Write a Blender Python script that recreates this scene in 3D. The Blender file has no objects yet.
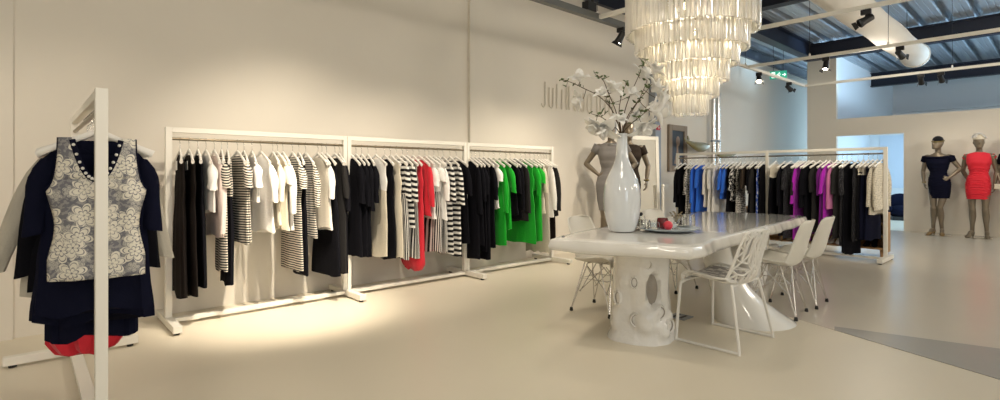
import bpy, math, random
from math import sin, cos, pi, radians, sqrt
from mathutils import Vector, Matrix, Euler, noise
from mathutils.geometry import delaunay_2d_cdt

random.seed(7)
scn = bpy.context.scene
COL = scn.collection
PI2 = 2 * pi

# ------------------------------------------------------------------ layout
# Metric world: x runs along the back wall, y towards it, z up. The camera
# stands at (0, 0, 1.2) and looks level at 42.4 degrees from +y.
A_ = radians(42.4)
SA, CA = sin(A_), cos(A_)
F_ = 521.0
HZ = 174.0
EYE = 1.2


def W(px, py, d):
    X = (px - 500) / F_ * d
    return Vector((X * CA + d * SA, -X * SA + d * CA, EYE - (py - HZ) / F_ * d))


def depth_of(x, y):
    return x * SA + y * CA


def on_y(px, y):           # x on the vertical plane y = const
    t = (px - 500) / F_
    d = y / (CA - SA * t)
    return (SA + CA * t) * d


def on_x(px, x):           # y on the vertical plane x = const
    t = (px - 500) / F_
    d = x / (SA + CA * t)
    return (CA - SA * t) * d


# ------------------------------------------------------------------ materials
def nt(m):
    m.use_nodes = True
    return m.node_tree


def mat(name, col, rough=.6, metal=0., bump=0., bscale=40., spec=.5, coat=0., var=0., vscale=6., sheen=0., trans=0., emit=0., ior=1.45, coord='Object'):
    m = bpy.data.materials.new(name)
    t = nt(m)
    b = t.nodes['Principled BSDF']
    b.inputs['Base Color'].default_value = (*col, 1)
    b.inputs['Roughness'].default_value = rough
    b.inputs['Metallic'].default_value = metal
    b.inputs['Specular IOR Level'].default_value = spec
    b.inputs['Coat Weight'].default_value = coat
    b.inputs['Coat Roughness'].default_value = .06
    b.inputs['Sheen Weight'].default_value = sheen
    b.inputs['Transmission Weight'].default_value = trans
    b.inputs['IOR'].default_value = ior
    if emit:
        b.inputs['Emission Color'].default_value = (*col, 1)
        b.inputs['Emission Strength'].default_value = emit
    tc = t.nodes.new('ShaderNodeTexCoord')
    if var:
        n = t.nodes.new('ShaderNodeTexNoise')
        n.inputs['Scale'].default_value = vscale
        n.inputs['Detail'].default_value = 5
        t.links.new(tc.outputs[coord], n.inputs['Vector'])
        mx = t.nodes.new('ShaderNodeMix')
        mx.data_type = 'RGBA'
        mx.inputs[6].default_value = (*[c * (1 - var) for c in col], 1)
        mx.inputs[7].default_value = (*[min(1, c * (1 + var)) for c in col], 1)
        t.links.new(n.outputs['Fac'], mx.inputs[0])
        t.links.new(mx.outputs[2], b.inputs['Base Color'])
    if bump:
        n = t.nodes.new('ShaderNodeTexNoise')
        n.inputs['Scale'].default_value = bscale
        n.inputs['Detail'].default_value = 6
        t.links.new(tc.outputs[coord], n.inputs['Vector'])
        bp = t.nodes.new('ShaderNodeBump')
        bp.inputs['Strength'].default_value = bump
        bp.inputs['Distance'].default_value = .01
        t.links.new(n.outputs['Fac'], bp.inputs['Height'])
        t.links.new(bp.outputs['Normal'], b.inputs['Normal'])
    return m


def math_node(t, op, a, b=None):
    n = t.nodes.new('ShaderNodeMath')
    n.operation = op
    for i, x in enumerate((a, b)):
        if x is None:
            continue
        if isinstance(x, (int, float)):
            n.inputs[i].default_value = x
        else:
            t.links.new(x, n.inputs[i])
    return n.outputs[0]


def mix_col(t, fac, c1, c2):
    mx = t.nodes.new('ShaderNodeMix')
    mx.data_type = 'RGBA'
    mx.inputs[6].default_value = (*c1, 1)
    mx.inputs[7].default_value = (*c2, 1)
    t.links.new(fac, mx.inputs[0])
    return mx.outputs[2]


def stripe(name, c1, c2, period, axis='v', duty=.5):
    m = mat(name, c1, .85, sheen=.1, spec=.2)
    t = m.node_tree
    b = t.nodes['Principled BSDF']
    tc = t.nodes.new('ShaderNodeTexCoord')
    sp = t.nodes.new('ShaderNodeSeparateXYZ')
    t.links.new(tc.outputs['UV'], sp.inputs[0])
    src = sp.outputs['Y' if axis == 'v' else 'X']
    f = math_node(t, 'FRACT', math_node(t, 'MULTIPLY', src, 1 / period))
    g = math_node(t, 'GREATER_THAN', f, duty)
    t.links.new(mix_col(t, g, c1, c2), b.inputs['Base Color'])
    return m


def dots(name, c1, c2, scale, thr=.42, kind='voronoi'):
    m = mat(name, c1, .85, sheen=.1, spec=.2)
    t = m.node_tree
    b = t.nodes['Principled BSDF']
    tc = t.nodes.new('ShaderNodeTexCoord')
    if kind == 'voronoi':
        n = t.nodes.new('ShaderNodeTexVoronoi')
        n.inputs['Scale'].default_value = scale
        n.inputs['Randomness'].default_value = .35
        o = n.outputs['Distance']
    else:
        n = t.nodes.new('ShaderNodeTexNoise')
        n.inputs['Scale'].default_value = scale
        n.inputs['Detail'].default_value = 3
        n.inputs['Roughness'].default_value = .6
        o = n.outputs['Fac']
    t.links.new(tc.outputs['UV'], n.inputs['Vector'])
    g = math_node(t, 'GREATER_THAN', o, thr)
    t.links.new(mix_col(t, g, c1, c2), b.inputs['Base Color'])
    return m


def lace(name):
    m = mat(name, (.6, .57, .5), .8, spec=.25)
    t = m.node_tree
    b = t.nodes['Principled BSDF']
    tc = t.nodes.new('ShaderNodeTexCoord')

    def blossoms(scale, petals, size, off):
        mp = t.nodes.new('ShaderNodeVectorMath')
        mp.operation = 'ADD'
        mp.inputs[1].default_value = off
        t.links.new(tc.outputs['UV'], mp.inputs[0])
        v = t.nodes.new('ShaderNodeTexVoronoi')
        v.voronoi_dimensions = '2D'
        v.inputs['Scale'].default_value = scale
        v.inputs['Randomness'].default_value = .9
        t.links.new(mp.outputs[0], v.inputs['Vector'])
        df = t.nodes.new('ShaderNodeVectorMath')
        df.operation = 'SUBTRACT'
        t.links.new(mp.outputs[0], df.inputs[0])
        t.links.new(v.outputs['Position'], df.inputs[1])
        sp = t.nodes.new('ShaderNodeSeparateXYZ')
        t.links.new(df.outputs[0], sp.inputs[0])
        th = math_node(t, 'ARCTAN2', sp.outputs['Y'], sp.outputs['X'])
        sc_ = t.nodes.new('ShaderNodeSeparateColor')
        t.links.new(v.outputs['Color'], sc_.inputs[0])
        ph = math_node(t, 'MULTIPLY', sc_.outputs[0], 6.28)
        cs = math_node(t, 'ABSOLUTE', math_node(t, 'COSINE', math_node(t, 'ADD', math_node(t, 'MULTIPLY', th, petals / 2), ph)))
        rad = math_node(t, 'MULTIPLY', math_node(t, 'ADD', math_node(t, 'MULTIPLY', cs, .45), .55), size)
        dist = v.outputs['Distance']
        inside = math_node(t, 'LESS_THAN', dist, rad)
        # rings of dark thread inside each blossom
        rg = math_node(t, 'GREATER_THAN', math_node(t, 'FRACT', math_node(t, 'MULTIPLY', math_node(t, 'DIVIDE', dist, rad), 2.6)), .22)
        vein = math_node(t, 'GREATER_THAN', cs, .16)
        return math_node(t, 'MULTIPLY', inside, math_node(t, 'MULTIPLY', rg, vein))
    f1 = blossoms(10, 6, .56, (0, 0, 0))
    f2 = blossoms(17, 5, .40, (.37, .81, 0))
    n1 = t.nodes.new('ShaderNodeTexNoise')
    n1.inputs['Scale'].default_value = 70
    t.links.new(tc.outputs['UV'], n1.inputs['Vector'])
    h = math_node(t, 'MULTIPLY', math_node(t, 'GREATER_THAN', n1.outputs['Fac'], .52), .22)
    f = math_node(t, 'MAXIMUM', math_node(t, 'MAXIMUM', f1, math_node(t, 'MULTIPLY', f2, .55)), h)
    t.links.new(mix_col(t, f, (.17, .17, .19), (.74, .70, .60)), b.inputs['Base Color'])
    return m


def cloth(name, c, sheen=.15):
    return mat(name, c, .9, bump=.25, bscale=60, spec=.12, sheen=sheen if max(c) > .1 else 0)


M = dict(
    wall=mat('warm white paint', (.75, .70, .61), .75, bump=.05, bscale=90, var=.025, vscale=2),
    wallcool=mat('white paint', (.74, .75, .76), .7),
    floor=mat('cream poured floor', (.72, .655, .525), .34, spec=.4, var=.03, vscale=1.2),
    floorgrey=mat('greige glossy floor', (.62, .565, .47), .24, spec=.5, var=.04, vscale=1.0),
    floordark=mat('dark grey glossy floor', (.39, .375, .345), .22, spec=.5, var=.05, vscale=1.5),
    deck=mat('galvanised roof deck', (.52, .57, .62), .33, metal=.55, bump=.04, bscale=8),
    steel=mat('dark blue painted steel', (.012, .016, .032), .45),
    rack=mat('cream powder-coated steel', (.80, .77, .69), .4),
    chrome=mat('polished chrome', (.66, .65, .63), .25, metal=1),
    brass=mat('brushed rail', (.26, .22, .15), .35, metal=.85),
    black=mat('black plastic', (.012, .012, .013), .4),
    white=mat('white hanger lacquer', (.84, .81, .75), .35),
    gloss=mat('white gloss lacquer', (.79, .775, .73), .12, coat=.6, bump=.12, bscale=3.5),
    trunk=mat('white lacquered bark', (.78, .765, .73), .26, coat=.5, bump=.9, bscale=18, var=.08, vscale=9),
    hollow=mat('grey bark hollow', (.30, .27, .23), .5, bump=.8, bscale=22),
    vase=mat('white porcelain', (.66, .69, .71), .07, coat=1, bump=.03, bscale=30),
    shell=mat('off-white plastic', (.74, .71, .63), .42),
    lattice=mat('white moulded plastic', (.80, .78, .73), .4),
    twig=mat('brown twig bark', (.10, .065, .035), .8, bump=.4, bscale=60),
    leaf=mat('green leaf', (.09, .13, .04), .5),
    petal=mat('white silk petal', (.82, .81, .77), .7),
    manq=mat('bronze grey mannequin lacquer', (.22, .18, .13), .33, metal=.4),
    wood=mat('oak shelf board', (.40, .23, .10), .5, var=.2, vscale=4),
    gold=mat('olive gilt wood', (.23, .175, .05), .4, metal=.4, bump=.4, bscale=30),
    red=mat('red fabric', (.62, .012, .03), .75, bump=.3, bscale=30, sheen=.2),
    green=cloth('green fabric', (.012, .36, .025)),
    blue=cloth('cobalt fabric', (.035, .16, .72)),
    dblue=cloth('deep blue fabric', (.02, .07, .35)),
    blk=cloth('black fabric', (.005, .005, .0075)),
    blk2=cloth('black-brown fabric', (.012, .009, .008)),
    char=cloth('charcoal fabric', (.022, .021, .021)),
    brn=cloth('dark brown fabric', (.035, .026, .02)),
    navy=cloth('navy fabric', (.005, .006, .018)),
    wht=cloth('white fabric', (.80, .78, .74)),
    crm=cloth('cream fabric', (.66, .60, .48)),
    bge=cloth('pale grey beige fabric', (.50, .46, .38)),
    pnk=cloth('pale pink fabric', (.72, .60, .55)),
    mauve=cloth('mauve pink fabric', (.50, .16, .33)),
    pur=cloth('magenta purple fabric', (.36, .018, .40)),
    dpur=cloth('dark purple fabric', (.13, .01, .16)),
    grydr=stripe('grey rib knit', (.21, .195, .185), (.26, .245, .235), .016),
    ns=stripe('narrow black and cream stripe', (.012, .012, .016), (.66, .61, .51), .021, 'v', .52),
    ws=stripe('broad black and white stripe', (.01, .01, .012), (.78, .76, .71), .056, 'v', .52),
    vs=stripe('upright black and white stripe', (.01, .01, .012), (.76, .74, .69), .05, 'u', .55),
    dot=dots('black with white dots', (.75, .72, .66), (.012, .012, .014), 34, .42),
    gdot=dots('beige dotted weave', (.30, .27, .21), (.66, .61, .50), 42, .3),
    flo=dots('black and white floral', (.012, .012, .014), (.74, .72, .68), 17, .54, 'noise'),
    bprint=dots('blue and white print', (.02, .06, .30), (.55, .60, .68), 18, .56, 'noise'),
    glitter=dots('black sequin fabric', (.010, .010, .013), (.12, .12, .14), 60, .60, 'noise'),
    lace=lace('floral lace'),
    glass=mat('clear glass', (.95, .96, .95), .03, trans=1.),
    mirror=mat('mirror silvering', (.88, .88, .86), .02, metal=1),
    lamp=mat('lit lamp lens', (1., .9, .72), .5, emit=22),
    bulb=mat('lit bulb', (1., .82, .55), .5, emit=16),
    sign=mat('lit green sign', (.02, .32, .20), .5, emit=.8),
    signw=mat('lit white pictogram', (.85, 1., .92), .5, emit=1.1),
    duct=mat('white fabric duct', (.72, .69, .63), .8, bump=1., bscale=4, var=.05, vscale=3),
    letter=mat('cream lettering', (.68, .635, .54), .6),
    redsign=mat('red sign paint', (.6, .02, .04), .4),
    pier=mat('grey metal cladding', (.33, .36, .40), .4, metal=.4),
)

# chandelier glass: frosted, fluted, warm white
g = mat('frosted fluted glass', (.95, .925, .86), .16, trans=.62, ior=1.42)
M['tube'] = g


# ------------------------------------------------------------------ mesh builder
class MB:
    def __init__(s):
        s.v, s.f, s.uv = [], [], []

    def face(s, idx, uv=None):
        s.f.append(tuple(idx))
        s.uv.append(uv)

    def loft(s, rings, closed=True, cap0=True, cap1=True, uvs=None):
        n = len(rings[0])
        b = len(s.v)
        for r in rings:
            s.v.extend([Vector(p) for p in r])
        for i in range(len(rings) - 1):
            for j in range(n if closed else n - 1):
                k = (j + 1) % n
                q = (b + i * n + j, b + i * n + k, b + (i + 1) * n + k, b + (i + 1) * n + j)
                u = None
                if uvs:
                    a0, a1 = uvs[i], uvs[i + 1]
                    kk = j + 1
                    u = (a0[j], a0[kk], a1[kk], a1[j])
                s.face(q, u)
        if closed and cap0:
            s.face([b + j for j in range(n)][::-1], [uvs[0][j] for j in range(n)][::-1] if uvs else None)
        if closed and cap1:
            e = b + (len(rings) - 1) * n
            s.face([e + j for j in range(n)], [uvs[-1][j] for j in range(n)] if uvs else None)
        return s

    def tube(s, path, r, n=8, flat=1., cap=True, closed=False, up=None):
        path = [Vector(p) for p in path]
        m = len(path)
        rr = r if isinstance(r, (list, tuple)) else [r] * m
        rings = []
        prev = None
        for i, p in enumerate(path):
            if closed:
                tg = path[(i + 1) % m] - path[i - 1]
            else:
                tg = path[min(i + 1, m - 1)] - path[max(i - 1, 0)]
            tg.normalize()
            if prev is None:
                a = Vector(up) if up else (Vector((0, 0, 1)) if abs(tg.z) < .9 else Vector((1, 0, 0)))
                x = tg.cross(a).normalized()
            else:
                x = (prev - tg * prev.dot(tg)).normalized()
            prev = x
            y = tg.cross(x)
            rings.append([p + x * (rr[i] * cos(PI2 * j / n)) + y * (rr[i] * flat * sin(PI2 * j / n)) for j in range(n)])
        if closed:
            rings.append(rings[0])
            s.loft(rings, True, False, False)
        else:
            s.loft(rings, True, cap, cap)
        return s

    def box(s, c, size, rz=0, ry=0):
        c = Vector(c)
        R = Matrix.Rotation(rz, 3, 'Z') @ Matrix.Rotation(ry, 3, 'Y')
        b = len(s.v)
        for z in (-1, 1):
            for x, y in ((-1, -1), (1, -1), (1, 1), (-1, 1)):
                s.v.append(c + R @ Vector((x * size[0] / 2, y * size[1] / 2, z * size[2] / 2)))
        for q in ((3, 2, 1, 0), (4, 5, 6, 7), (0, 1, 5, 4), (1, 2, 6, 5), (2, 3, 7, 6), (3, 0, 4, 7)):
            s.face([b + i for i in q])
        return s

    def span(s, lo, hi):
        return s.box([(a + b) / 2 for a, b in zip(lo, hi)], [b - a for a, b in zip(lo, hi)])

    def lathe(s, prof, n=32, c=(0, 0, 0), cap0=True, cap1=True, warp=None):
        rings = []
        for r, z in prof:
            rings.append([(c[0] + r * cos(PI2 * j / n), c[1] + r * sin(PI2 * j / n), c[2] + z) for j in range(n)])
        s.loft(rings, True, cap0, cap1)
        return s

    def ball(s, c, r, n=14, m=9):
        rx, ry, rz = r if isinstance(r, (tuple, list)) else (r, r, r)
        rings = []
        for i in range(m + 1):
            a = -pi / 2 + pi * i / m
            k = max(cos(a), .02)
            rings.append([(c[0] + rx * k * cos(PI2 * j / n), c[1] + ry * k * sin(PI2 * j / n), c[2] + rz * sin(a)) for j in range(n)])
        s.loft(rings)
        return s

    def build(s, name, m, parent=None, loc=None, smooth=True, ang=38, bevel=0, solid=0, sub=0):
        me = bpy.data.meshes.new(name)
        me.from_pydata([tuple(p) for p in s.v], [], s.f)
        if any(u is not None for u in s.uv):
            ul = me.uv_layers.new(name='UVMap')
            for p, u in zip(me.polygons, s.uv):
                if u is None:
                    continue
                for li, w in zip(p.loop_indices, u):
                    ul.data[li].uv = w
        me.materials.append(m)
        if smooth:
            me.polygons.foreach_set('use_smooth', [True] * len(me.polygons))
            me.set_sharp_from_angle(angle=radians(ang))
        o = bpy.data.objects.new(name, me)
        COL.objects.link(o)
        if parent is not None:
            o.parent = parent
        if loc is not None:
            o.location = loc
        if bevel:
            b = o.modifiers.new('edge', 'BEVEL')
            b.width = bevel
            b.segments = 2
            b.limit_method = 'ANGLE'
        if solid:
            b = o.modifiers.new('thick', 'SOLIDIFY')
            b.thickness = solid
            b.offset = 0
        if sub:
            b = o.modifiers.new('sub', 'SUBSURF')
            b.levels = b.render_levels = sub
        return o


def tag(o, label, cat, group=None, kind=None):
    if label:
        o['label'] = label
    if cat:
        o['category'] = cat
    if group:
        o['group'] = group
    if kind:
        o['kind'] = kind
    return o


def thing(name, label, cat, loc=(0, 0, 0), rz=0, group=None):
    o = bpy.data.objects.new(name, None)
    o.empty_display_size = .1
    COL.objects.link(o)
    o.location = loc
    o.rotation_euler = (0, 0, rz)
    return tag(o, label, cat, group)


def struct(o, label=None):
    o['kind'] = 'structure'
    if label:
        o['label'] = label
    return o


def dup(root, loc, rz=None, label=None):
    r = root.copy()
    COL.objects.link(r)
    r.location = loc
    if rz is not None:
        r.rotation_euler = (0, 0, rz)
    if label:
        r['label'] = label
    for ch in list(root.children):
        c = ch.copy()
        COL.objects.link(c)
        c.parent = r
        for gch in list(ch.children):
            dd = gch.copy()
            COL.objects.link(dd)
            dd.parent = c
    return r


def lerp(a, b, t):
    return a + (b - a) * t


def smooth_path(pts, k=5):
    """Catmull-Rom through the points."""
    pts = [Vector(p) for p in pts]
    if len(pts) < 3:
        return pts
    P = [pts[0] * 2 - pts[1]] + pts + [pts[-1] * 2 - pts[-2]]
    out = []
    for i in range(1, len(P) - 2):
        for j in range(k):
            t = j / k
            a, b, c, d = P[i - 1], P[i], P[i + 1], P[i + 2]
            out.append(.5 * ((2 * b) + (c - a) * t + (2 * a - 5 * b + 4 * c - d) * t * t + (3 * b - a - 3 * c + d) * t ** 3))
    out.append(pts[-1])
    return out


# ------------------------------------------------------------------ the room
WY = 5.2          # back wall
PX = 13.67        # partition behind the dressed mannequins
ROOF = 4.22


def slab(name, lo, hi, m, label=None, bevel=0):
    return struct(MB().span(lo, hi).build(name, m, smooth=False, bevel=bevel), label)


def poly_slab(name, pts, z0, z1, m, label=None):
    mb = MB()
    b = [Vector((x, y, z0)) for x, y in pts]
    t = [Vector((x, y, z1)) for x, y in pts]
    mb.loft([b, t])
    return struct(mb.build(name, m, smooth=False), label)


slab('floor', (-4, -8, -.1), (24, WY + .1, 0), M['floor'])
# thin greyer slabs over the cream floor, one darker, on the right
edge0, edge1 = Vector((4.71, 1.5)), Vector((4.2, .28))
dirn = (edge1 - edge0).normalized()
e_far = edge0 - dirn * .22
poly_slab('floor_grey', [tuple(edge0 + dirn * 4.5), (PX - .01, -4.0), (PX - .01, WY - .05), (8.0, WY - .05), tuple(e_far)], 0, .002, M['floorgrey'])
poly_slab('floor_dark', [(4.70, 1.25), tuple(edge0 + dirn * .3), tuple(edge0 + dirn * 3), (5.7, -2.6), (4.94, .325)], .0005, .0035, M['floordark'])

slab('wall_back', (-4, WY, 0), (21.4, WY + .1, 3.95), M['wall'])
slab('wall_back_panel', (-4, WY - .03, 0), (-.06, WY, 3.95), M['wall'])
slab('wall_pilaster', (4.19, WY - .05, 0), (4.62, WY, 3.95), M['wall'])
slab('wall_left', (-4.1, -8, 0), (-4, WY, ROOF), M['wall'])
slab('wall_front', (-4, -6.1, 0), (PX, -6, ROOF), M['wall'])
slab('wall_far', (21.4, -8, 0), (21.5, WY, ROOF + .2), M['wallcool'])

# partition: pier at full height, door opening, header, low wall
slab('wall_pier', (PX, 3.6, 0), (PX + .12, 4.2, 3.85), M['wall'])
slab('wall_partition', (PX, -6, 0), (PX + .12, 2.37, 2.45), M['wall'])
slab('wall_header', (PX, 2.37, 2.06), (PX + .12, 3.6, 2.45), M['wall'])
slab('wall_beyond', (PX + .12, 4.0, 0), (21.4, 4.1, ROOF), M['wallcool'])
# small room behind the door opening
slab('wall_office_end', (18.4, 1.2, 0), (18.5, 4.0, 2.4), M['wallcool'])
slab('wall_office_side', (PX + .12, 1.1, 0), (18.5, 1.2, 2.4), M['wallcool'])
slab('ceiling_office', (PX + .12, 1.1, 2.38), (18.5, 4.0, 2.44), M['wallcool'])
slab('wall_gable', (-4, WY + .1, 3.95), (24, WY + .2, ROOF + .2), M['steel'])
slab('beam_wall_top', (-4, WY - .08, 3.95), (17, WY + .1, 4.17), M['steel'])

# corrugated roof deck, ribs running along x
mb = MB()
pitch = .42
y = -8.0
prof = []
while y < WY + .2:
    prof += [(y, ROOF), (y + .07, ROOF), (y + .075, ROOF + .012), (y + .085, ROOF + .012), (y + .09, ROOF), (y + .16, ROOF), (y + .165, ROOF + .012), (y + .175, ROOF + .012), (y + .18, ROOF), (y + .27, ROOF), (y + .285, ROOF + .16), (y + .405, ROOF + .16)]
    y += pitch
prof.append((y, ROOF))
mb.loft([[(-4, a, b) for a, b in prof], [(24, a, b) for a, b in prof]], closed=False)
struct(mb.build('ceiling', M['deck'], smooth=False, solid=.004))


def i_beam(name, a, b, zb, h, w=.16):
    """I-section beam from a to b (xy), bottom at zb."""
    a, b = Vector((*a, 0)), Vector((*b, 0))
    dv = (b - a).normalized()
    sd = Vector((-dv.y, dv.x, 0))
    t = .02
    pr = [(-w / 2, 0), (w / 2, 0), (w / 2, t), (.008, t), (.008, h - t), (w / 2, h - t), (w / 2, h), (-w / 2, h), (-w / 2, h - t), (-.008, h - t), (-.008, t), (-w / 2, t)]
    mb = MB()
    mb.loft([[p + sd * x + Vector((0, 0, zb + z)) for x, z in pr] for p in (a, b)])
    return struct(mb.build(name, M['steel'], smooth=False))


i_beam('beam_cross', (8.8, 4.0), (8.8, -6), 3.86, .34, .2)
i_beam('beam_cross.001', (13.35, 4.15), (13.35, -8), 3.80, .36, .2)
i_beam('beam_cross.002', (18.6, 4.0), (18.6, -8), 3.78, .40, .2)
i_beam('beam_long', (6.0, 4.05), (13.35, 4.05), 3.84, .34, .2)

# rail, pipe and band on the distant hall wall
mb = MB().tube([(20.6, 3.9, 2.95), (20.6, -8, 2.95)], .07, 12)
tag(mb.build('wall_pipe', M['wallcool']), 'pale horizontal pipe along the far hall wall above the partition', 'pipe')
mb = MB().span((21.2, -8, 3.22), (21.4, 4.0, 3.30))
struct(mb.build('trim_1', M['wallcool'], smooth=False))
mb = MB().span((21.3, -8, 2.55), (21.4, 4.0, 2.62))
struct(mb.build('trim_2', M['wallcool'], smooth=False))

# downlights of the small room
for i, (px, py) in enumerate(((875, 134), (890, 137), (900, 141))):
    d = 1.18 * F_ / (HZ - py)
    p = W(px, py, d)
    mb = MB().lathe([(.085, 0), (.085, -.012), (.06, -.012), (.055, .0)], 20)
    o = mb.build('downlight', M['chrome'], loc=(p.x, p.y, 2.38))
    tag(o, ['recessed ceiling downlight nearest the doorway head', 'middle recessed downlight seen through the doorway', 'recessed downlight farthest inside the doorway room'][i], 'downlight', 'downlights in the room through the doorway')
    l = MB().lathe([(.055, -.004), (.054, -.010)], 20).build('lens', M['lamp'], o)

# vertical silver pipes by the back wall
for i, px in enumerate((713.3, 718)):
    x = on_y(px, WY - .12)
    o = MB().tube([(x, WY - .12, 0), (x, WY - .12, 3.95)], .045, 16).build('riser_pipe', M['chrome'])
    tag(o, ('left' if i == 0 else 'right') + ' one of two silver riser pipes on the back wall', 'pipe', 'silver riser pipes')
    for z in (.6, 1.9, 2.9):
        MB().lathe([(.052, -.02), (.056, -.012), (.056, .012), (.052, .02)], 16, (x, WY - .12, z)).build('pipe_clip', M['pier'], o)
# slim grey pier with the red fire sign
x0, x1 = on_y(655.5, WY - .14), on_y(661, WY - .14)
slab('wall_grey_pier', (x0, WY - .14, 0), (x1, WY, 3.3), M['pier'])
sx = on_y(658.7, WY - .16)
o = MB().box((0, 0, 0), (.11, .012, .085)).build('fire_sign', M['redsign'], loc=(sx, WY - .15, 2.04), smooth=False, bevel=.002)
tag(o, 'small red fire sign with white cross on slim grey pier', 'sign')
MB().box((.01, -.008, 0), (.045, .004, .014)).box((.01, -.008, 0), (.014, .004, .045)).build('white_cross', M['wht'], o, smooth=False)

# ------------------------------------------------------------------ wall lettering
LH = .37
lt = thing('wall_lettering', 'tall thin cream raised lettering high on back wall behind the flowers', 'lettering', (0, WY - .012, 2.18))


def stroke(pts):
    mb = MB()
    mb.tube([(x, 0, z) for x, z in pts], .011, 4, up=(0, 1, 0))
    mb.build('letter', M['letter'], lt, smooth=False)


def xw(px):
    return on_y(px, WY - .01)


def arc(xc, zc, r, a0, a1, n=8):
    return [(xc + r * cos(radians(lerp(a0, a1, i / n))), zc + r * 1.3 * sin(radians(lerp(a0, a1, i / n)))) for i in range(n + 1)]


def L_j(px0, px1):
    a, b = xw(px0), xw(px1)
    r = (b - a) / 2
    stroke([(b, LH)] + arc((a + b) / 2, r * 1.3, r, 0, -180))


def L_u(px0, px1, h=.8):
    a, b = xw(px0), xw(px1)
    r = (b - a) / 2
    stroke([(a, LH * h)] + arc((a + b) / 2, r * 1.3, r, 180, 360) + [(b, LH * h)])


def L_l(px, h=1., z0=0.):
    a = xw(px)
    stroke([(a, LH * h), (a, z0)])


def L_o(px0, px1, h=.8):
    a, b = xw(px0), xw(px1)
    r = (b - a) / 2
    c = (a + b) / 2
    stroke(arc(c, r * 1.3, r, 180, 360) + arc(c, LH * h - r * 1.3, r, 0, 180) + [(a, r * 1.3)])


L_j(541.5, 545)
L_u(549, 553)
L_l(556.8, 1)
L_l(561.8, .8)
L_l(566.5, 1)
L_l(569, 1)
L_o(574, 577.5)
L_u(580.5, 584)
L_o(587.5, 591.5)
L_u(597, 600.5)
L_l(605, 1)
L_o(609, 613)

# ------------------------------------------------------------------ lighting tracks
TZ = 3.0


def bar(name, a, b, w, h, m, parent=None):
    a, b = Vector(a), Vector(b)
    dv = (b - a).normalized()
    sd = Vector((-dv.y, dv.x, 0)) if abs(dv.z) < .9 else Vector((1, 0, 0))
    up = dv.cross(sd)
    pr = [(-w / 2, -h / 2), (w / 2, -h / 2), (w / 2, h / 2), (-w / 2, h / 2)]
    mb = MB().loft([[p + sd * x + up * z for x, z in pr] for p in (a, b)])
    return mb.build(name, m, parent, smooth=False)


TY = 3.67


def track(label, a, b, w=.04, h=.045, m=None, wires=()):
    t = thing('lighting_track', label, 'lighting track', ((a[0] + b[0]) / 2, (a[1] + b[1]) / 2, TZ), 0, 'suspended lighting tracks')
    off = t.location
    bar('track_bar', Vector((*a, TZ)) - off, Vector((*b, TZ)) - off, w, h, m or M['rack'], t)
    for k in wires:
        p = Vector((lerp(a[0], b[0], k), lerp(a[1], b[1], k), TZ)) - off
        MB().tube([p, p + Vector((0, 0, ROOF - TZ))], .0035, 6).build('suspension_wire', M['black'], t)
        MB().lathe([(.014, 0), (.014, .03), (.005, .05)], 10, p + Vector((0, 0, .022))).build('wire_clamp', M['white'], t)
    return t


track('shade-toned lighting track running high along the back wall beside chandelier', (-3, TY), (6.6, TY), .07, .07, mat('shaded track metal', (.15, .155, .15), .45, metal=.3), (.1, .45, .82))  # cream track; the shade on this stretch is put into its grey colour
track('cream lighting track continuing past the chandelier to the exit sign', (6.6, TY), (11.76, TY), wires=(.45,))
track('short cream lighting track meeting the chandelier on its left', (4.87, TY - .03), (4.87, -4), wires=(.1,))
track('cream lighting track crossing in front of the white duct, uppermost', (6.7, TY - .03), (6.7, -4), wires=(.35,))
track('cream lighting track crossing the duct midway with hanging black spotlights', (8.98, TY - .03), (8.98, -4), wires=(.12, .25, .42))
track('cream lighting track below the duct end, farthest from the chandelier', (11.76, TY), (11.76, -4), wires=(.3,))


def spot_head(x, y, aim, label, lit=True, tilt_len=.15):
    t = thing('spotlight', label, 'spotlight', (x, y, TZ - .02), 0, 'black track spotlights')
    MB().box((0, 0, -.045), (.05, .12, .07)).build('adapter', M['black'], t, smooth=False, bevel=.006)
    MB().tube([(0, 0, -.07), (0, 0, -.12)], .012, 8).build('stem', M['black'], t)
    dv = (Vector(aim) - Vector((x, y, TZ - .15))).normalized()
    c = Vector((0, 0, -.15))
    pr = [(-.09, .035), (-.085, .048), (.03, .052), (.085, .062), (.09, .062), (.09, .054), (.07, .05)]
    q = dv.to_track_quat('Z', 'Y')
    rings = [[c + q @ Vector((r * cos(PI2 * j / 18), r * sin(PI2 * j / 18), z)) for j in range(18)] for z, r in pr]
    h = MB().loft(rings).build('lamp_head', M['black'], t)
    for s_ in (-1, 1):
        fl = MB()
        fl.loft([[c + q @ Vector((s_ * .063 + a, b, .09)) for a, b in ((-.002, -.045), (.002, -.045), (.002, .045), (-.002, .045))], [c + q @ Vector((s_ * .085 + a, b, .135)) for a, b in ((-.002, -.055), (.002, -.055), (.002, .055), (-.002, .055))]])
        fl.build('barn_door', M['black'], h, smooth=False)
    if lit:
        rings = [[c + q @ Vector((r * cos(PI2 * j / 16), r * sin(PI2 * j / 16), z)) for j in range(16)] for z, r in ((.085, .048), (.092, .045), (.094, .001))]
        MB().loft(rings).build('lens', M['lamp'], h)
    t.scale = (.8, .8, .8)
    return Vector((x, y, TZ - .15)) + dv * .16


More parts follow.
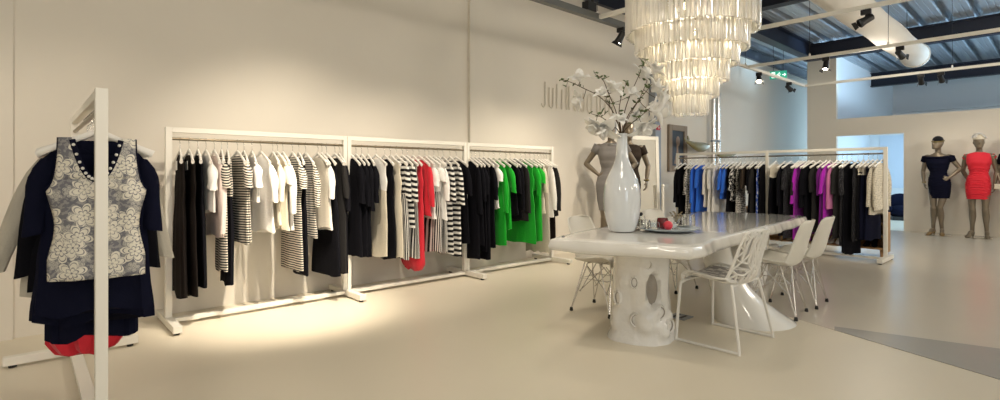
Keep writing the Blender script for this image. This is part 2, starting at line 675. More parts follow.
# (x, y) on a track, aim point, label
HEADS = [
    (5.33, TY, (5.1, 4.6, 1.2), 'lit black spotlight just left of chandelier on shade-toned track', True),
    (on_y(759, TY), TY, (8.0, 3.0, 1.0), 'brightly shining spotlight near the corner of the cream tracks', True),
    (on_y(789, TY), TY, (13.6, 2.9, 1.2), 'small black spotlight on the track below green exit sign', False),
    (6.7, on_x(866, 6.7), (4.2, 4.4, .6), 'large black spotlight hanging over the duct on uppermost track', False),
    (8.98, on_x(900, 8.98), (13.5, 1.0, 1.2), 'black spotlight seen against the duct near its end', False),
    (8.98, on_x(826, 8.98), (8.6, 2.6, 1.0), 'black spotlight with glowing rim in front of the pier', True),
    (11.76, on_x(921, 11.76), (13.5, 1.75, 1.4), 'lit spotlight over the mannequin in the navy dress', True),
    (11.76, on_x(941, 11.76), (13.5, 1.2, 1.4), 'black spotlight over the mannequin in the red dress', False),
]
for h in HEADS:
    spot_head(*h)
o = MB().box((0, 0, 0), (.16, .09, .10)).box((.06, 0, .07), (.03, .03, .06)).build('track_transformer', M['black'], loc=(4.72, TY, TZ + .09), smooth=False, bevel=.006)
tag(o, 'dark transformer box on top of the shade-toned lighting track', 'transformer box')

# exit sign
t = thing('exit_sign', 'lit green emergency exit sign hanging under the corrugated roof', 'exit sign', (12.6, 4.46, 3.44), radians(-66))
MB().box((0, 0, 0), (.34, .03, .18)).build('sign_body', M['sign'], t, smooth=False, bevel=.004)
pic = MB()
pic.box((-.1, -.018, 0), (.07, .004, .13))
pic.tube([(.02, -.019, .05), (.021, -.019, .055)], .014, 10)
pic.tube([(.02, -.019, .035), (.0, -.019, -.005), (-.03, -.019, -.03), (-.03, -.019, -.06)], .009, 6)
pic.tube([(.0, -.019, -.005), (.03, -.019, -.03), (.05, -.019, -.06)], .009, 6)
pic.tube([(-.03, -.019, .005), (.018, -.019, .03), (.045, -.019, .01)], .007, 6)
pic.tube([(.075, -.019, 0), (.14, -.019, 0)], .009, 6)
pic.tube([(.115, -.019, .03), (.145, -.019, 0), (.115, -.019, -.03)], .009, 6)
pic.build('pictogram', M['signw'], t, smooth=False)
MB().tube([(-.1, 0, .09), (-.1, 0, ROOF - 3.44)], .005, 6).tube([(.1, 0, .09), (.1, 0, ROOF - 3.44)], .005, 6).build('hanging_rod', M['black'], t)

# fabric air duct
mb = MB()
rings = []
DX = [-2, 0, 2, 4, 5, 6, 7, 7.5, 8, 8.5, 9, 9.5, 10, 10.5, 11, 11.5, 12, 12.5, 12.6, 12.7, 12.8, 12.9]
for i, x in enumerate(DX):
    r = .215 + (.010 * sin(x * 3.1) if x < 12.4 else 0)
    if x > 12.4:
        r = [.21, .212, .226, .226, .21][min(4, i - DX.index(12.5))]
    rings.append([(x, 2.03 + r * cos(PI2 * j / 40), 3.5 + r * sin(PI2 * j / 40)) for j in range(40)])
rings.append([(12.94, 2.03 + .17 * cos(PI2 * j / 40), 3.5 + .17 * sin(PI2 * j / 40)) for j in range(40)])
rings.append([(12.95, 2.03 + .02 * cos(PI2 * j / 40), 3.5 + .02 * sin(PI2 * j / 40)) for j in range(40)])
du = mb.loft(rings).build('air_duct', M['duct'])
tag(du, 'fat white fabric air duct slanting under the corrugated roof', 'air duct')
for x in (4.5, 7, 9.5, 12):
    MB().tube([(x, 2.03, 3.75), (x, 2.03, ROOF)], .006, 6).build('hanging_rod', M['black'], du)
MB().tube([(12.7, 2.03 + .23 * cos(PI2 * j / 40), 3.5 + .23 * sin(PI2 * j / 40)) for j in range(40)], .012, 8, closed=True).build('end_band', M['duct'], du)

# ------------------------------------------------------------------ racks
RZ, RH = 1.48, 1.57


def rack(label, origin, rz, bays, bay_len, double=True):
    """Local x runs along the rails, y across the feet."""
    t = thing('clothes_rack', label, 'clothes rack', (*origin, 0), rz)
    n = bays + 1
    ps = .045
    for i in range(n):
        x = i * bay_len
        p = MB()
        if 0 < i < n - 1 and double:
            p.span((x - .041, -ps / 2, .07), (x - .003, ps / 2, RH)).span((x + .003, -ps / 2, .07), (x + .041, ps / 2, RH))
        else:
            p.span((x - ps / 2, -ps / 2, .07), (x + ps / 2, ps / 2, RH))
        p.build('post', M['rack'], t, smooth=False, bevel=.003)
        f = MB().span((x - .03, -.345, .018), (x + .03, .345, .07)).build('foot', M['rack'], t, smooth=False, bevel=.004)
        for s_ in (-.3, .3):
            MB().lathe([(.02, 0), (.022, .018)], 12, (x, s_, 0)).build('glide', M['black'], f)
    for i in range(bays):
        x0, x1 = i * bay_len, (i + 1) * bay_len
        MB().span((x0 + ps / 2, -.018, RH - .04), (x1 - ps / 2, .018, RH)).build('top_bar', M['rack'], t, smooth=False, bevel=.003)
        MB().tube([(x0 + .02, 0, RZ), (x1 - .02, 0, RZ)], .011, 12).build('hanging_rail', M['brass'], t)
        MB().span((x0 + .03, -.03, .028), (x1 - .03, .03, .058)).build('base_bar', M['rack'], t, smooth=False, bevel=.003)
    return t


RY = 4.80
RX0, BAY = .84, 1.5
rack('long cream clothes rack of three bays along the back wall', (RX0, RY), 0, 3, BAY)
QX, QY0, QBAY = 8.67, 1.70, 1.53
rack('cream clothes rack of two bays standing beyond the table', (QX, QY0), pi / 2, 2, QBAY, False)
FX, FY0 = .246, 2.83
rack('cream single-bay clothes rack in the left foreground', (FX, FY0), pi / 2, 1, 1.6)

# ------------------------------------------------------------------ hangers
hm = MB()
pts = []
for k in range(17):
    u = -1 + k / 8
    a = abs(u)
    pts.append((.205 * u, .018 * a * a, -.098 - .088 * a ** 1.15 + (.012 * (1 - a) ** 4)))
hm.tube(pts, [.0085 + .0035 * abs(-1 + k / 8) ** 4 for k in range(17)], 10, 1.5)
HANGER_MESH = None
hk = MB()
hp = [(0, 0, -.095), (0, 0, -.055), (0, 0, -.03)] + [(.0 + .019 * sin(a) * 1., 0, -.006 + .0 + .019 * -cos(a)) for a in [radians(v) for v in (20, 60, 100, 140, 180, 215, 245)]]
hk.tube(smooth_path(hp, 3), .0024, 6)
_first = [None]


def hanger(loc, rz, label, group):
    if _first[0] is None:
        o = hm.build('clothes_hanger', M['white'])
        h = hk.build('hook', M['chrome'], o)
        _first[0] = o
        o.location = loc
        o.rotation_euler = (0, 0, rz)
        tag(o, label, 'hanger', group)
        return o
    o = dup(_first[0], loc, rz, label)
    o['group'] = group
    return o


# ------------------------------------------------------------------ garments
def prof_interp(levels, z):
    for a, b in zip(levels, levels[1:]):
        if b[0] <= z <= a[0]:
            t = (a[0] - z) / (a[0] - b[0]) if a[0] != b[0] else 0
            t = t * t * (3 - 2 * t)
            return [lerp(p, q, t) for p, q in zip(a, b)]
    return list(levels[-1])


def cloth_loft(mb, levels, rnd, N=30, R=20, folds=3.5, amp=.012, cx=0., skew=0., hemwave=.014, uo=0.):
    """levels: (z, half width, half depth), top to bottom."""
    z0, z1 = levels[0][0], levels[-1][0]
    p1, p2, p3 = (rnd.uniform(0, PI2) for _ in range(3))
    zs = sorted({round(lerp(z0, z1, (i / R)), 5) for i in range(R + 1)} | {round(l[0], 5) for l in levels}, reverse=True)
    rings, uvs = [], []
    for z in zs:
        z = max(z1, min(z0, z))
        _, w, t = prof_interp(levels, z)
        f = (z0 - z) / max(.01, z0 - z1)
        A = amp * min(1, f * 2.2) ** 1.3
        ring, uvr = [], []
        for j in range(N + 1):
            a = PI2 * j / N
            c, s_ = cos(a), sin(a)
            x = w * math.copysign(abs(c) ** .85, c)
            yy = t * math.copysign(abs(s_) ** .75, s_)
            q = x / max(w, .001)
            wv = sin(folds * q * 1.9 + p1 + f * .8) * .6 + sin(folds * q * 3.7 + p2) * .4 + .5 * sin(f * 3 + p3)
            yy += A * wv
            # vertical pleats show on the surface too
            x += .4 * A * sin(folds * 3 * a / 2 + p3) + skew * f * f
            dz = (hemwave * (sin(2.3 * q * 2 + p2) + .5 * sin(5 * q + p1))) * (f ** 4)
            ring.append((cx + x, yy, z + dz))
            uvr.append((uo + w * a, -(z + dz)))
        rings.append(ring[:-1])
        uvs.append(uvr)
    mb.loft(rings, True, True, True, uvs)


def sleeve_loft(mb, side, z_sh, x_sh, length, rnd, r0=.06, r1=.045, splay=.05, N=16):
    R = 9
    p1 = rnd.uniform(0, PI2)
    rings, uvs = [], []
    for i in range(R + 1):
        f = i / R
        r = lerp(r0, r1, f) + .004 * sin(7 * f + p1)
        r *= (.35, .72, .92)[i] if i < 3 else 1
        cx = side * (x_sh - .012 + splay * f ** .8 + .008 * sin(3 * f + p1))
        z = z_sh - length * f
        cy = .01 * sin(2.5 * f + p1) * f
        ring, uvr = [], []
        for j in range(N + 1):
            a = PI2 * j / N
            ring.append((cx + r * cos(a), cy + r * .62 * sin(a) + .003 * sin(5 * a + 9 * f), z + .25 * r * cos(a) * side * (-1)))
            uvr.append((r * a, -z))
        rings.append(ring[:-1])
        uvs.append(uvr)
    mb.loft(rings, True, True, True, uvs)


def body_levels(hem, w=.2, hemw=.21, waist=.9, dt=.020, sleeveless=False):
    """From the neck down to hem (negative z)."""
    lv = [(-.128, .075, .010), (-.150, .112, .015), (-.185, .165, .018), (-.212, w * .95 if not sleeveless else w * .88, .019)]
    lv.append((-.27, w * (.97 if not sleeveless else .86), dt))
    lv.append((-.36, w, dt + .002))
    if hem < -.6:
        lv.append((-.50, w * waist, dt + .002))
        lv.append((-.68, lerp(w, hemw, .45) * (1 + waist) / 2, dt + .006))
        if hem < -.74:
            lv.append((hem, hemw, dt + .01))
    else:
        lv.append((hem, lerp(w * waist, hemw, .5), dt + .006))
    return [l for l in lv if l[0] >= hem] + ([] if lv[-1][0] <= hem else [(hem, hemw, dt)])


KINDN = dict(d='dress', t='top', j='jacket', c='cardigan', b='blouse', p='trousers', k='dress')


def garment(kind, loc, rz, hem, m, sl, label, group, w=.2, hemw=None, m2=None, split=None, seed=0, waist=.9, splay=.05, folds=3.5, amp=.009, ms=None, tagcard=False, bubble=False):
    rnd = random.Random(seed * 31 + 5)
    t = thing(KINDN[kind], label, {'d': 'dress', 'k': 'dress', 't': 'top', 'j': 'jacket', 'c': 'cardigan', 'b': 'blouse', 'p': 'trousers'}[kind], loc, rz, group)
    hemw = hemw or w * 1.08
    if kind == 'p':                                   # trousers folded over the bar
        wb = MB()
        cloth_loft(wb, [(-.17, .165, .018), (-.20, .17, .020), (-.36, .19, .022)], rnd, amp=.004)
        wb.build('waistband', M[m], t)
        for s_ in (-1, 1):
            lg = MB()
            cloth_loft(lg, [(-.30, .09, .026), (-.6, .085, .024), (hem, hemw * .5, .024)], rnd, N=20, cx=s_ * .095, amp=.006)
            lg.build('trouser_leg', M[m], t)
        return t
    if kind == 'k':                                   # two-tone: upper part and skirt
        lv = body_levels(split, w, w * .97, waist, sleeveless=sl == 'n')
        mb = MB()
        cloth_loft(mb, lv, rnd, amp=amp * .7, folds=folds)
        mb.build('bodice', M[m], t)
        sk = MB()
        cloth_loft(sk, [(split + .05, w * .86, .02), (split - .05, w * .93, .025), (lerp(split, hem, .6), hemw * .98, .03), (hem, hemw, .032)], rnd, amp=amp, folds=folds + 1)
        sk.build('skirt', M[m2], t)
    else:
        lv = body_levels(hem, w, hemw, waist, sleeveless=sl == 'n')
        if bubble:
            lv = [l for l in lv if l[0] > hem + .25] + [(hem + .2, hemw, .05), (hem + .08, hemw * 1.05, .06), (hem + .02, hemw * .8, .05), (hem, hemw * .45, .03)]
        mb = MB()
        cloth_loft(mb, lv, rnd, amp=amp, folds=folds)
        mb.build('body', M[m], t)
    L = {'n': 0, 's': .17, '3': .38, 'l': .54}[sl] + (rnd.uniform(-.09, .05) if sl == '3' else rnd.uniform(-.03, .03))
    if sl != 'n':
        for s_ in (-1, 1):
            mb = MB()
            sleeve_loft(mb, s_, -.205, w * .95, L, rnd, .052 if sl != 's' else .056, .038 if sl != 's' else .052, splay * .8)
            mb.build('sleeve', M[ms or m], t)
    if tagcard:
        MB().box((-.075, .034, -.215), (.075, .003, .07), 0, .1).build('price_tag', M['white'], t, smooth=False)
    return t


ORD = 'first second third fourth fifth sixth seventh eighth ninth tenth eleventh twelfth thirteenth fourteenth fifteenth sixteenth seventeenth eighteenth nineteenth twentieth twenty-first twenty-second twenty-third twenty-fourth twenty-fifth'.split()

# (hook px, hem py, kind, fabric, sleeve, half width, description, options)
BAY1 = [
    (180, 297, 'd', 'blk2', 'n', .20, 'long flared black dress', dict(hemw=.27, tagcard=True)),
    (189, 296, 'd', 'blk2', 'n', .20, 'ankle-length dark brown-black dress', dict(hemw=.26, tagcard=True)),
    (198, 287, 'd', 'blk', 'n', .19, 'black dress with flared skirt', dict(hemw=.25)),
    (206, 212, 'b', 'wht', 's', .19, 'short white blouse', {}),
    (214.4, 236, 'b', 'pnk', 'l', .20, 'pale pinkish-white long blouse', {}),
    (221.6, 271, 'd', 'ns', 's', .20, 'narrow-striped midi dress', dict(hemw=.22)),
    (227.5, 284, 'k', 'ns', 'n', .19, 'dress with striped bodice and black skirt', dict(m2='blk', split=-.46, tagcard=True)),
    (237.6, 242, 'd', 'ns', 's', .22, 'narrow-striped tunic', dict(waist=.97)),
    (244, 241, 'd', 'ns', 'n', .22, 'sleeveless narrow-striped tunic', dict(waist=.97)),
    (252, 200, 't', 'wht', 's', .20, 'short white tee', {}),
    (261, 231, 'b', 'wht', '3', .22, 'loose white blouse with wide sleeves', dict(splay=.09)),
    (272.8, 226, 'b', 'crm', '3', .21, 'cream blouse', {}),
    (277.6, 229, 'b', 'crm', 's', .21, 'cream sheer top', {}),
    (283, 228, 'b', 'wht', '3', .22, 'white shirt with elbow sleeves', dict(splay=.08)),
    (292.5, 270, 'd', 'ns', 's', .21, 'narrow-striped long dress', dict(hemw=.23)),
    (299, 274, 'd', 'blk', 'n', .19, 'slim black dress', dict(tagcard=True)),
    (305.6, 237, 'd', 'ns', '3', .22, 'narrow-striped tunic with sleeves', dict(splay=.07)),
    (318, 228, 't', 'bge', 'n', .20, 'pale grey-beige top', {}),
    (322, 230, 'c', 'wht', '3', .20, 'white cardigan', {}),
    (326.5, 275, 'd', 'blk', 'n', .22, 'flared black dress with uneven hem', dict(hemw=.28)),
    (335, 272, 'd', 'char', '3', .20, 'charcoal sleeved dress', {}),
    (339.5, 272, 'd', 'blk', '3', .20, 'black sleeved dress', {}),
]
BAY2 = [
    (350.4, 256, 'd', 'blk', '3', .21, 'black sleeved shift dress', {}),
    (356, 256, 'd', 'blk', '3', .21, 'black knee-length dress', {}),
    (361.6, 257, 'd', 'blk', '3', .21, 'black dress with elbow sleeves', {}),
    (368, 214, 'j', 'blk', '3', .21, 'short black jacket', {}),
    (376, 257, 'k', 'wht', 'n', .19, 'cream dress with black bodice band', dict(m2='crm', split=-.44)),
    (384.8, 259, 'k', 'blk', 'n', .19, 'black dress with white bodice panel', dict(m2='blk', split=-.5)),
    (390.4, 258, 'd', 'crm', 'n', .20, 'plain cream shift dress', {}),
    (396.4, 258, 'k', 'ws', '3', .20, 'dress with broad-striped top over upright-striped skirt', dict(m2='vs', split=-.50, splay=.03)),
    (402.4, 228, 't', 'ws', '3', .21, 'broad-striped long top', {}),
    (407, 257, 'd', 'vs', 'n', .19, 'upright-striped dress', {}),
    (413, 270, 'd', 'red', 'n', .20, 'red dress gathered into a bubble hem', dict(hemw=.2, bubble=True, folds=6)),
    (419, 216, 't', 'red', '3', .20, 'red top with sleeves', {}),
    (425, 217, 't', 'wht', 's', .20, 'white short-sleeved tee', {}),
    (429, 252, 'k', 'wht', 's', .20, 'dress with white top and striped skirt', dict(m2='vs', split=-.46)),
    (434, 219, 't', 'wht', '3', .20, 'white sleeved top', {}),
    (438, 252, 'd', 'vs', 'n', .20, 'black and white upright-striped skirt dress', {}),
    (443, 254, 'd', 'ws', '3', .20, 'broad-striped black and white dress', {}),
    (450, 255, 'd', 'ws', '3', .21, 'broad-striped dress with sleeves', dict(splay=.07)),
    (456, 244, 'd', 'blk', '3', .20, 'black dress beside the striped ones', {}),
]
BAY3 = [
    (468, 258, 'd', 'blk', 'l', .20, 'long black dress', {}),
    (471.5, 246, 'd', 'blk', '3', .20, 'black dress', {}),
    (475.5, 250, 'd', 'blk', '3', .20, 'black dress with soft folds', {}),
    (479.5, 259, 'p', 'blk', 'n', .20, 'long black trousers', {}),
    (484, 246, 'd', 'blk', '3', .20, 'black dress with sleeves', {}),
    (489, 209, 't', 'wht', 's', .19, 'white top', {}),
    (494, 245, 'd', 'green', 'l', .20, 'green long-sleeved dress', {}),
    (500, 229, 'd', 'green', '3', .20, 'green tunic', dict(splay=.09)),
    (506, 215, 'j', 'blk', '3', .20, 'black short jacket', {}),
    (510, 218, 'c', 'blk', 'l', .20, 'black cardigan', {}),
    (515, 221, 'j', 'char', 'l', .20, 'charcoal leather-look jacket', {}),
    (521, 243, 'd', 'green', 'n', .22, 'wide green shift dress', dict(hemw=.26)),
    (525.6, 205, 't', 'green', '3', .20, 'green top with elbow sleeves', {}),
    (530, 242, 'd', 'green', 's', .20, 'green dress nearest the cream ones', {}),
    (534.5, 213, 't', 'crm', '3', .20, 'cream top', {}),
    (538, 252, 'p', 'bge', 'n', .20, 'pale beige long trousers', {}),
    (541, 216, 'b', 'wht', 'l', .20, 'white blouse', {}),
    (544, 243, 'p', 'blk2', 'n', .19, 'dark trousers', {}),
    (546.5, 216, 'j', 'char', 'l', .20, 'charcoal long-sleeved jacket', {}),
]
BAYR1 = [
    (681, 207, 'j', 'blk', 'l', .20, 'black jacket', {}),
    (685, 214, 'd', 'blk', '3', .20, 'black dress at the far end', {}),
    (690.5, 213, 'd', 'dot', '3', .20, 'black and white dotted dress', {}),
    (694, 208, 'd', 'dot', 'n', .20, 'sleeveless dotted dress', {}),
    (697.5, 212, 'd', 'blue', 'l', .20, 'cobalt blue long-sleeved dress', {}),
    (703, 211, 'd', 'blue', '3', .20, 'cobalt blue shift dress', {}),
    (708.5, 207, 'b', 'wht', '3', .20, 'white tunic', {}),
    (713, 216, 'd', 'wht', '3', .22, 'wide white dress', dict(hemw=.26)),
    (719, 215, 'd', 'wht', 'n', .21, 'white sleeveless dress', dict(hemw=.23)),
    (724.5, 199, 't', 'blue', '3', .21, 'cobalt blue tunic', dict(splay=.08)),
    (729, 190, 't', 'blue', '3', .20, 'short cobalt blue top', {}),
    (733, 214, 'd', 'blk', 'n', .20, 'black sleeveless dress', {}),
    (737, 200, 'b', 'flo', '3', .20, 'black and white floral blouse', {}),
    (741, 214, 'd', 'dot', 'n', .20, 'dotted long dress', {}),
    (745, 185, 't', 'char', '3', .20, 'charcoal short top', {}),
    (749, 184, 't', 'brn', '3', .22, 'dark brown boxy top', {}),
    (753, 213, 'd', 'blk', '3', .20, 'black knee-length sleeved dress', {}),
    (757, 213, 'd', 'char', '3', .20, 'charcoal dress', {}),
    (761, 214, 'd', 'bprint', 'n', .20, 'blue and white print dress', {}),
    (764.5, 220, 'd', 'blk', 'n', .20, 'plain black dress', {}),
]
BAYR2 = [
    (776, 230, 'k', 'crm', 'n', .21, 'black dress with cream yoke', dict(m2='blk', split=-.33)),
    (785, 236, 'd', 'blk', 'l', .20, 'black long-sleeved dress', {}),
    (791, 238, 'd', 'glitter', '3', .20, 'black sequinned dress', {}),
    (798.5, 187, 't', 'char', '3', .20, 'charcoal boxy top', {}),
    (802, 241, 'd', 'pur', 'l', .20, 'long magenta purple dress', {}),
    (805.5, 234, 'd', 'dpur', 'n', .20, 'dark purple dress', {}),
    (809, 205, 'j', 'blk', 'l', .20, 'black long-sleeved jacket', {}),
    (813, 232, 'd', 'blk', '3', .20, 'black evening dress', {}),
    (820, 232, 'd', 'char', '3', .20, 'charcoal evening dress', {}),
    (826.5, 236, 'd', 'dpur', '3', .20, 'dark purple sleeved dress', {}),
    (830.5, 232, 'd', 'pur', '3', .21, 'magenta purple draped dress', dict(splay=.08, folds=6)),
    (838, 209, 't', 'mauve', 'l', .20, 'mauve pink long top', {}),
    (842.5, 238, 'd', 'char', '3', .20, 'charcoal lace dress', {}),
    (847, 245, 'd', 'glitter', '3', .20, 'long black sequinned dress', {}),
    (851.5, 254, 'd', 'blk', 'n', .20, 'longest black gown', dict(hemw=.23)),
    (858, 240, 'd', 'glitter', 'n', .20, 'black beaded dress', {}),
    (863.5, 240, 'k', 'crm', 'n', .20, 'dress with cream top and black skirt', dict(m2='blk', split=-.30)),
    (868.5, 240, 'k', 'bge', 'n', .20, 'dress with beige top and navy skirt', dict(m2='navy', split=-.30)),
    (873, 240, 'd', 'navy', 'n', .20, 'navy slim dress', {}),
    (877.5, 214, 'j', 'gdot', 'l', .21, 'beige dotted long jacket', {}),
    (882, 210, 'j', 'gdot', 'l', .20, 'beige dotted jacket next to the post', {}),
]

seed = 0
jr = random.Random(3)
for bay, rows in (("wall rack's left bay", BAY1), ("wall rack's middle bay", BAY2), ("wall rack's right bay", BAY3), ("far rack's left bay", BAYR1), ("far rack's right bay", BAYR2)):
    wall = bay.startswith('wall')
    for i, (px, hem, kind, m, sl, w, desc, kw) in enumerate(rows):
        seed += 1
        if wall:
            x, y = on_y(px, RY), RY
            rz = pi / 2 + radians(jr.uniform(-7, 7))
            dn = depth_of(x, RY - .15)
        else:
            x, y = QX, on_x(px, QX)
            rz = radians(jr.uniform(-7, 7)) + (radians(-12) if px > 770 else 0)
            dn = depth_of(QX - .15, y)
        zh = EYE - (hem - HZ) / F_ * dn - RZ
        loc = (x, y, RZ)
        pos = f"{ORD[i]} from left in {bay}"
        hanger(loc, rz, f"white hanger, {pos}", 'white hangers in the ' + bay)
        garment(kind, loc, rz, zh, m, sl, f"{desc}, {pos}", 'clothes in the ' + bay, w=w, seed=seed, **kw)

# ------------------------------------------------------------------ foreground rack clothes


def panel(mb, zrows, xl, xr, yf, n=12, uo=0):
    """A cloth sheet: for each z a row of points from xl(z) to xr(z) at depth yf(x, z)."""
    rings, uvs = [], []
    for z in zrows:
        a, b = xl(z), xr(z)
        r = [(lerp(a, b, k / n), yf(lerp(a, b, k / n), z), z) for k in range(n + 1)]
        rings.append(r)
        uvs.append([(p[0] + uo, -p[2]) for p in r])
    mb.loft(rings, closed=False, uvs=uvs)


def tank(loc, rz):
    t = thing('tank_top', 'pale floral lace tank top with pearl neckline on foreground rack', 'top', loc, rz, 'clothes on the foreground rack')
    HEM = -.745
    NB, BB, AR = -.30, -.19, -.345           # front neck drop, back neck drop, armhole bottom

    def half(z):
        if z > AR:
            f = (z - AR) / (-.125 - AR)
            f = max(0, min(1, f))
            return .180 - .052 * (f ** .45) + .01 * f * f
        f = (AR - z) / (AR - HEM)
        return .180 - .026 * sin(pi * min(1, f * 1.25)) ** 1.5 - .006 * f

    def neck(z, nb):
        f = (z - nb) / (-.125 - nb)
        f = max(0, min(1, f))
        return .10 * .86 * f ** .45

    def yf(side):
        def fn(x, z):
            q = min(1, abs(x) / (half(z) + 1e-4))
            base = .045 * sqrt(max(0, 1 - q * q)) + .004
            return side * base + .006 * sin(9 * x * 6 + z * 5) * (1 if z < -.35 else .3)
        return fn
    for side, nb in ((-1, NB), (1, BB)):
        mb = MB()
        rows_s = [lerp(-.12, nb, k / 12) for k in range(13)]
        panel(mb, rows_s, lambda z: -half(z), lambda z: -neck(z, nb), yf(side), 10, .3 * side)
        panel(mb, rows_s, lambda z: neck(z, nb), lambda z: half(z), yf(side), 10, .3 * side)
        panel(mb, [lerp(nb, HEM, k / 24) for k in range(25)], lambda z: -half(z), lambda z: half(z), yf(side), 24, .3 * side)
        mb.build('front_panel' if side < 0 else 'back_panel', M['lace'] if side < 0 else M['navy'], t, solid=.003)
        if side < 0:
            tr, pr = MB(), MB()
            path = []
            for k in range(33):
                u = -1 + k / 16
                f = abs(u) ** 2.22
                z = lerp(nb, -.125, f)
                x = math.copysign(.086 * f ** .45, u)
                path.append((x, yf(-1)(x, z) - .004, z - .004))
            tr.tube(path, .011, 8, .6, up=(0, 1, 0))
            tr.build('neck_trim', M['navy'], t)
            for k in range(1, 32, 2):
                p = path[k]
                MB().ball((p[0], p[1] - .009, p[2]), .0066, 8, 6).build('pearl', M['white'], t)
            for s_ in (-1, 1):
                ap = [(s_ * half(z), yf(-1)(half(z), z) * .6, z) for z in [lerp(-.12, AR, k / 14) for k in range(15)]]
                MB().tube(ap, .006, 6).build('arm_trim', M['navy'], t)
    return t


fg = dict(group='clothes on the foreground rack')
FRZ = radians(-10)


def front(y, kind, hem_py, m, sl, desc, rz=0., **kw):
    loc = (FX, y, RZ)
    d = depth_of(FX, y)
    zh = EYE - (hem_py - HZ) / F_ * d - RZ
    return garment(kind, loc, FRZ + rz, zh, m, sl, desc, 'clothes on the foreground rack', seed=900 + int(y * 100), **kw)


FYS = [2.955, 3.03, 3.105, 3.18, 3.28, 3.38, 3.50]
for i, y in enumerate(FYS):
    hanger((FX, y, RZ), FRZ, ['grey-white hanger carrying the lace tank top', 'white hanger inside the navy open jacket behind the lace top', 'white hanger of the navy swing dress on the foreground rack', 'white hanger of the longest navy dress on the foreground rack', 'white hanger of the black cardigan on the foreground rack', 'white hanger of the beige coat on the foreground rack', 'white hanger of the red bubble dress on the foreground rack'][i], 'hangers on the foreground rack')
tank((FX, FYS[0], RZ), FRZ)
front(FYS[1], 'j', 310, 'navy', '3', 'navy swing jacket directly behind the pale lace tank top', w=.19, hemw=.215, splay=.065, waist=1.0, amp=.014, folds=5)
front(FYS[2], 'd', 318, 'navy', '3', 'navy flared dress under the swing jacket on foreground rack', w=.19, hemw=.235, splay=.05, waist=.98, amp=.016, folds=6)
front(FYS[3], 'd', 335, 'navy', 'n', 'longest navy dress showing at the hem on foreground rack', w=.17, hemw=.175, waist=1., amp=.014, folds=5)
front(FYS[4], 'c', 288, 'blk', 'l', 'black cardigan whose sleeve shows left of the navy clothes', w=.20, hemw=.235, splay=.085, waist=1.1)
front(FYS[5], 'j', 286, 'bge', 'l', 'beige coat with sleeve at far left of foreground rack', rz=radians(14), w=.21, hemw=.26, splay=.19, waist=1.15)
front(FYS[6], 'd', 352, 'red', 'n', 'red dress with bubble hem hanging lowest on foreground rack', w=.2, hemw=.16, bubble=True, folds=6, amp=.016)

# ------------------------------------------------------------------ mannequins


def ell(c, rx, ry, n=20, q=None):
    return [(c[0] + rx * cos(PI2 * j / n), c[1] + ry * sin(PI2 * j / n), c[2]) for j in range(n)]


def limb(mb, pts, rs, n=14):
    mb.tube(smooth_path(pts, 4), [max(.004, v.x) for v in smooth_path([(r, 0, 0) for r in rs], 4)], n)
    mb.ball(pts[0], rs[0] * .99, n, 8)
    mb.ball(pts[-1], rs[-1] * .99, n, 8)


def fingers(mb, wrist, dirv, palm_n, thumb_side, curl=.4, s=1.):
    """Palm and five fingers from the wrist along dirv; palm_n is the palm's inner normal."""
    dv = Vector(dirv).normalized()
    pn = Vector(palm_n)
    pn = (pn - dv * pn.dot(dv)).normalized()
    sd = dv.cross(pn) * thumb_side
    w = Vector(wrist)
    rings = []
    for f, a, b in ((0, .024, .019), (.03, .033, .017), (.065, .041, .015), (.092, .040, .013)):
        c = w + dv * f * s
        rings.append([c + sd * (a * s * cos(PI2 * j / 14)) + pn * (b * s * sin(PI2 * j / 14)) for j in range(14)])
    mb.loft(rings)
    for k, (off, ln) in enumerate(((.030, .070), (.010, .078), (-.010, .073), (-.029, .058))):
        p0 = w + dv * .083 * s + sd * off * s
        p = [p0]
        for j in range(3):
            a = curl * (j + .5) * (1 + .12 * k)
            p.append(p[-1] + (dv * cos(a) + pn * sin(a)) * ln * s * (.42, .33, .25)[j] + sd * off * .08 * s)
        mb.tube(p, [.0095 * s, .009 * s, .0085 * s, .0065 * s], 8)
    p0 = w + dv * .03 * s + sd * .028 * s
    mb.tube([p0, p0 + (dv * .6 + sd * .75 + pn * .2) * .035 * s, p0 + (dv * .6 + sd * .75 + pn * .2) * .035 * s + (dv * .9 + sd * .2 + pn * .35) * .036 * s], [.013 * s, .011 * s, .008 * s], 8)


SCL = [1.04]


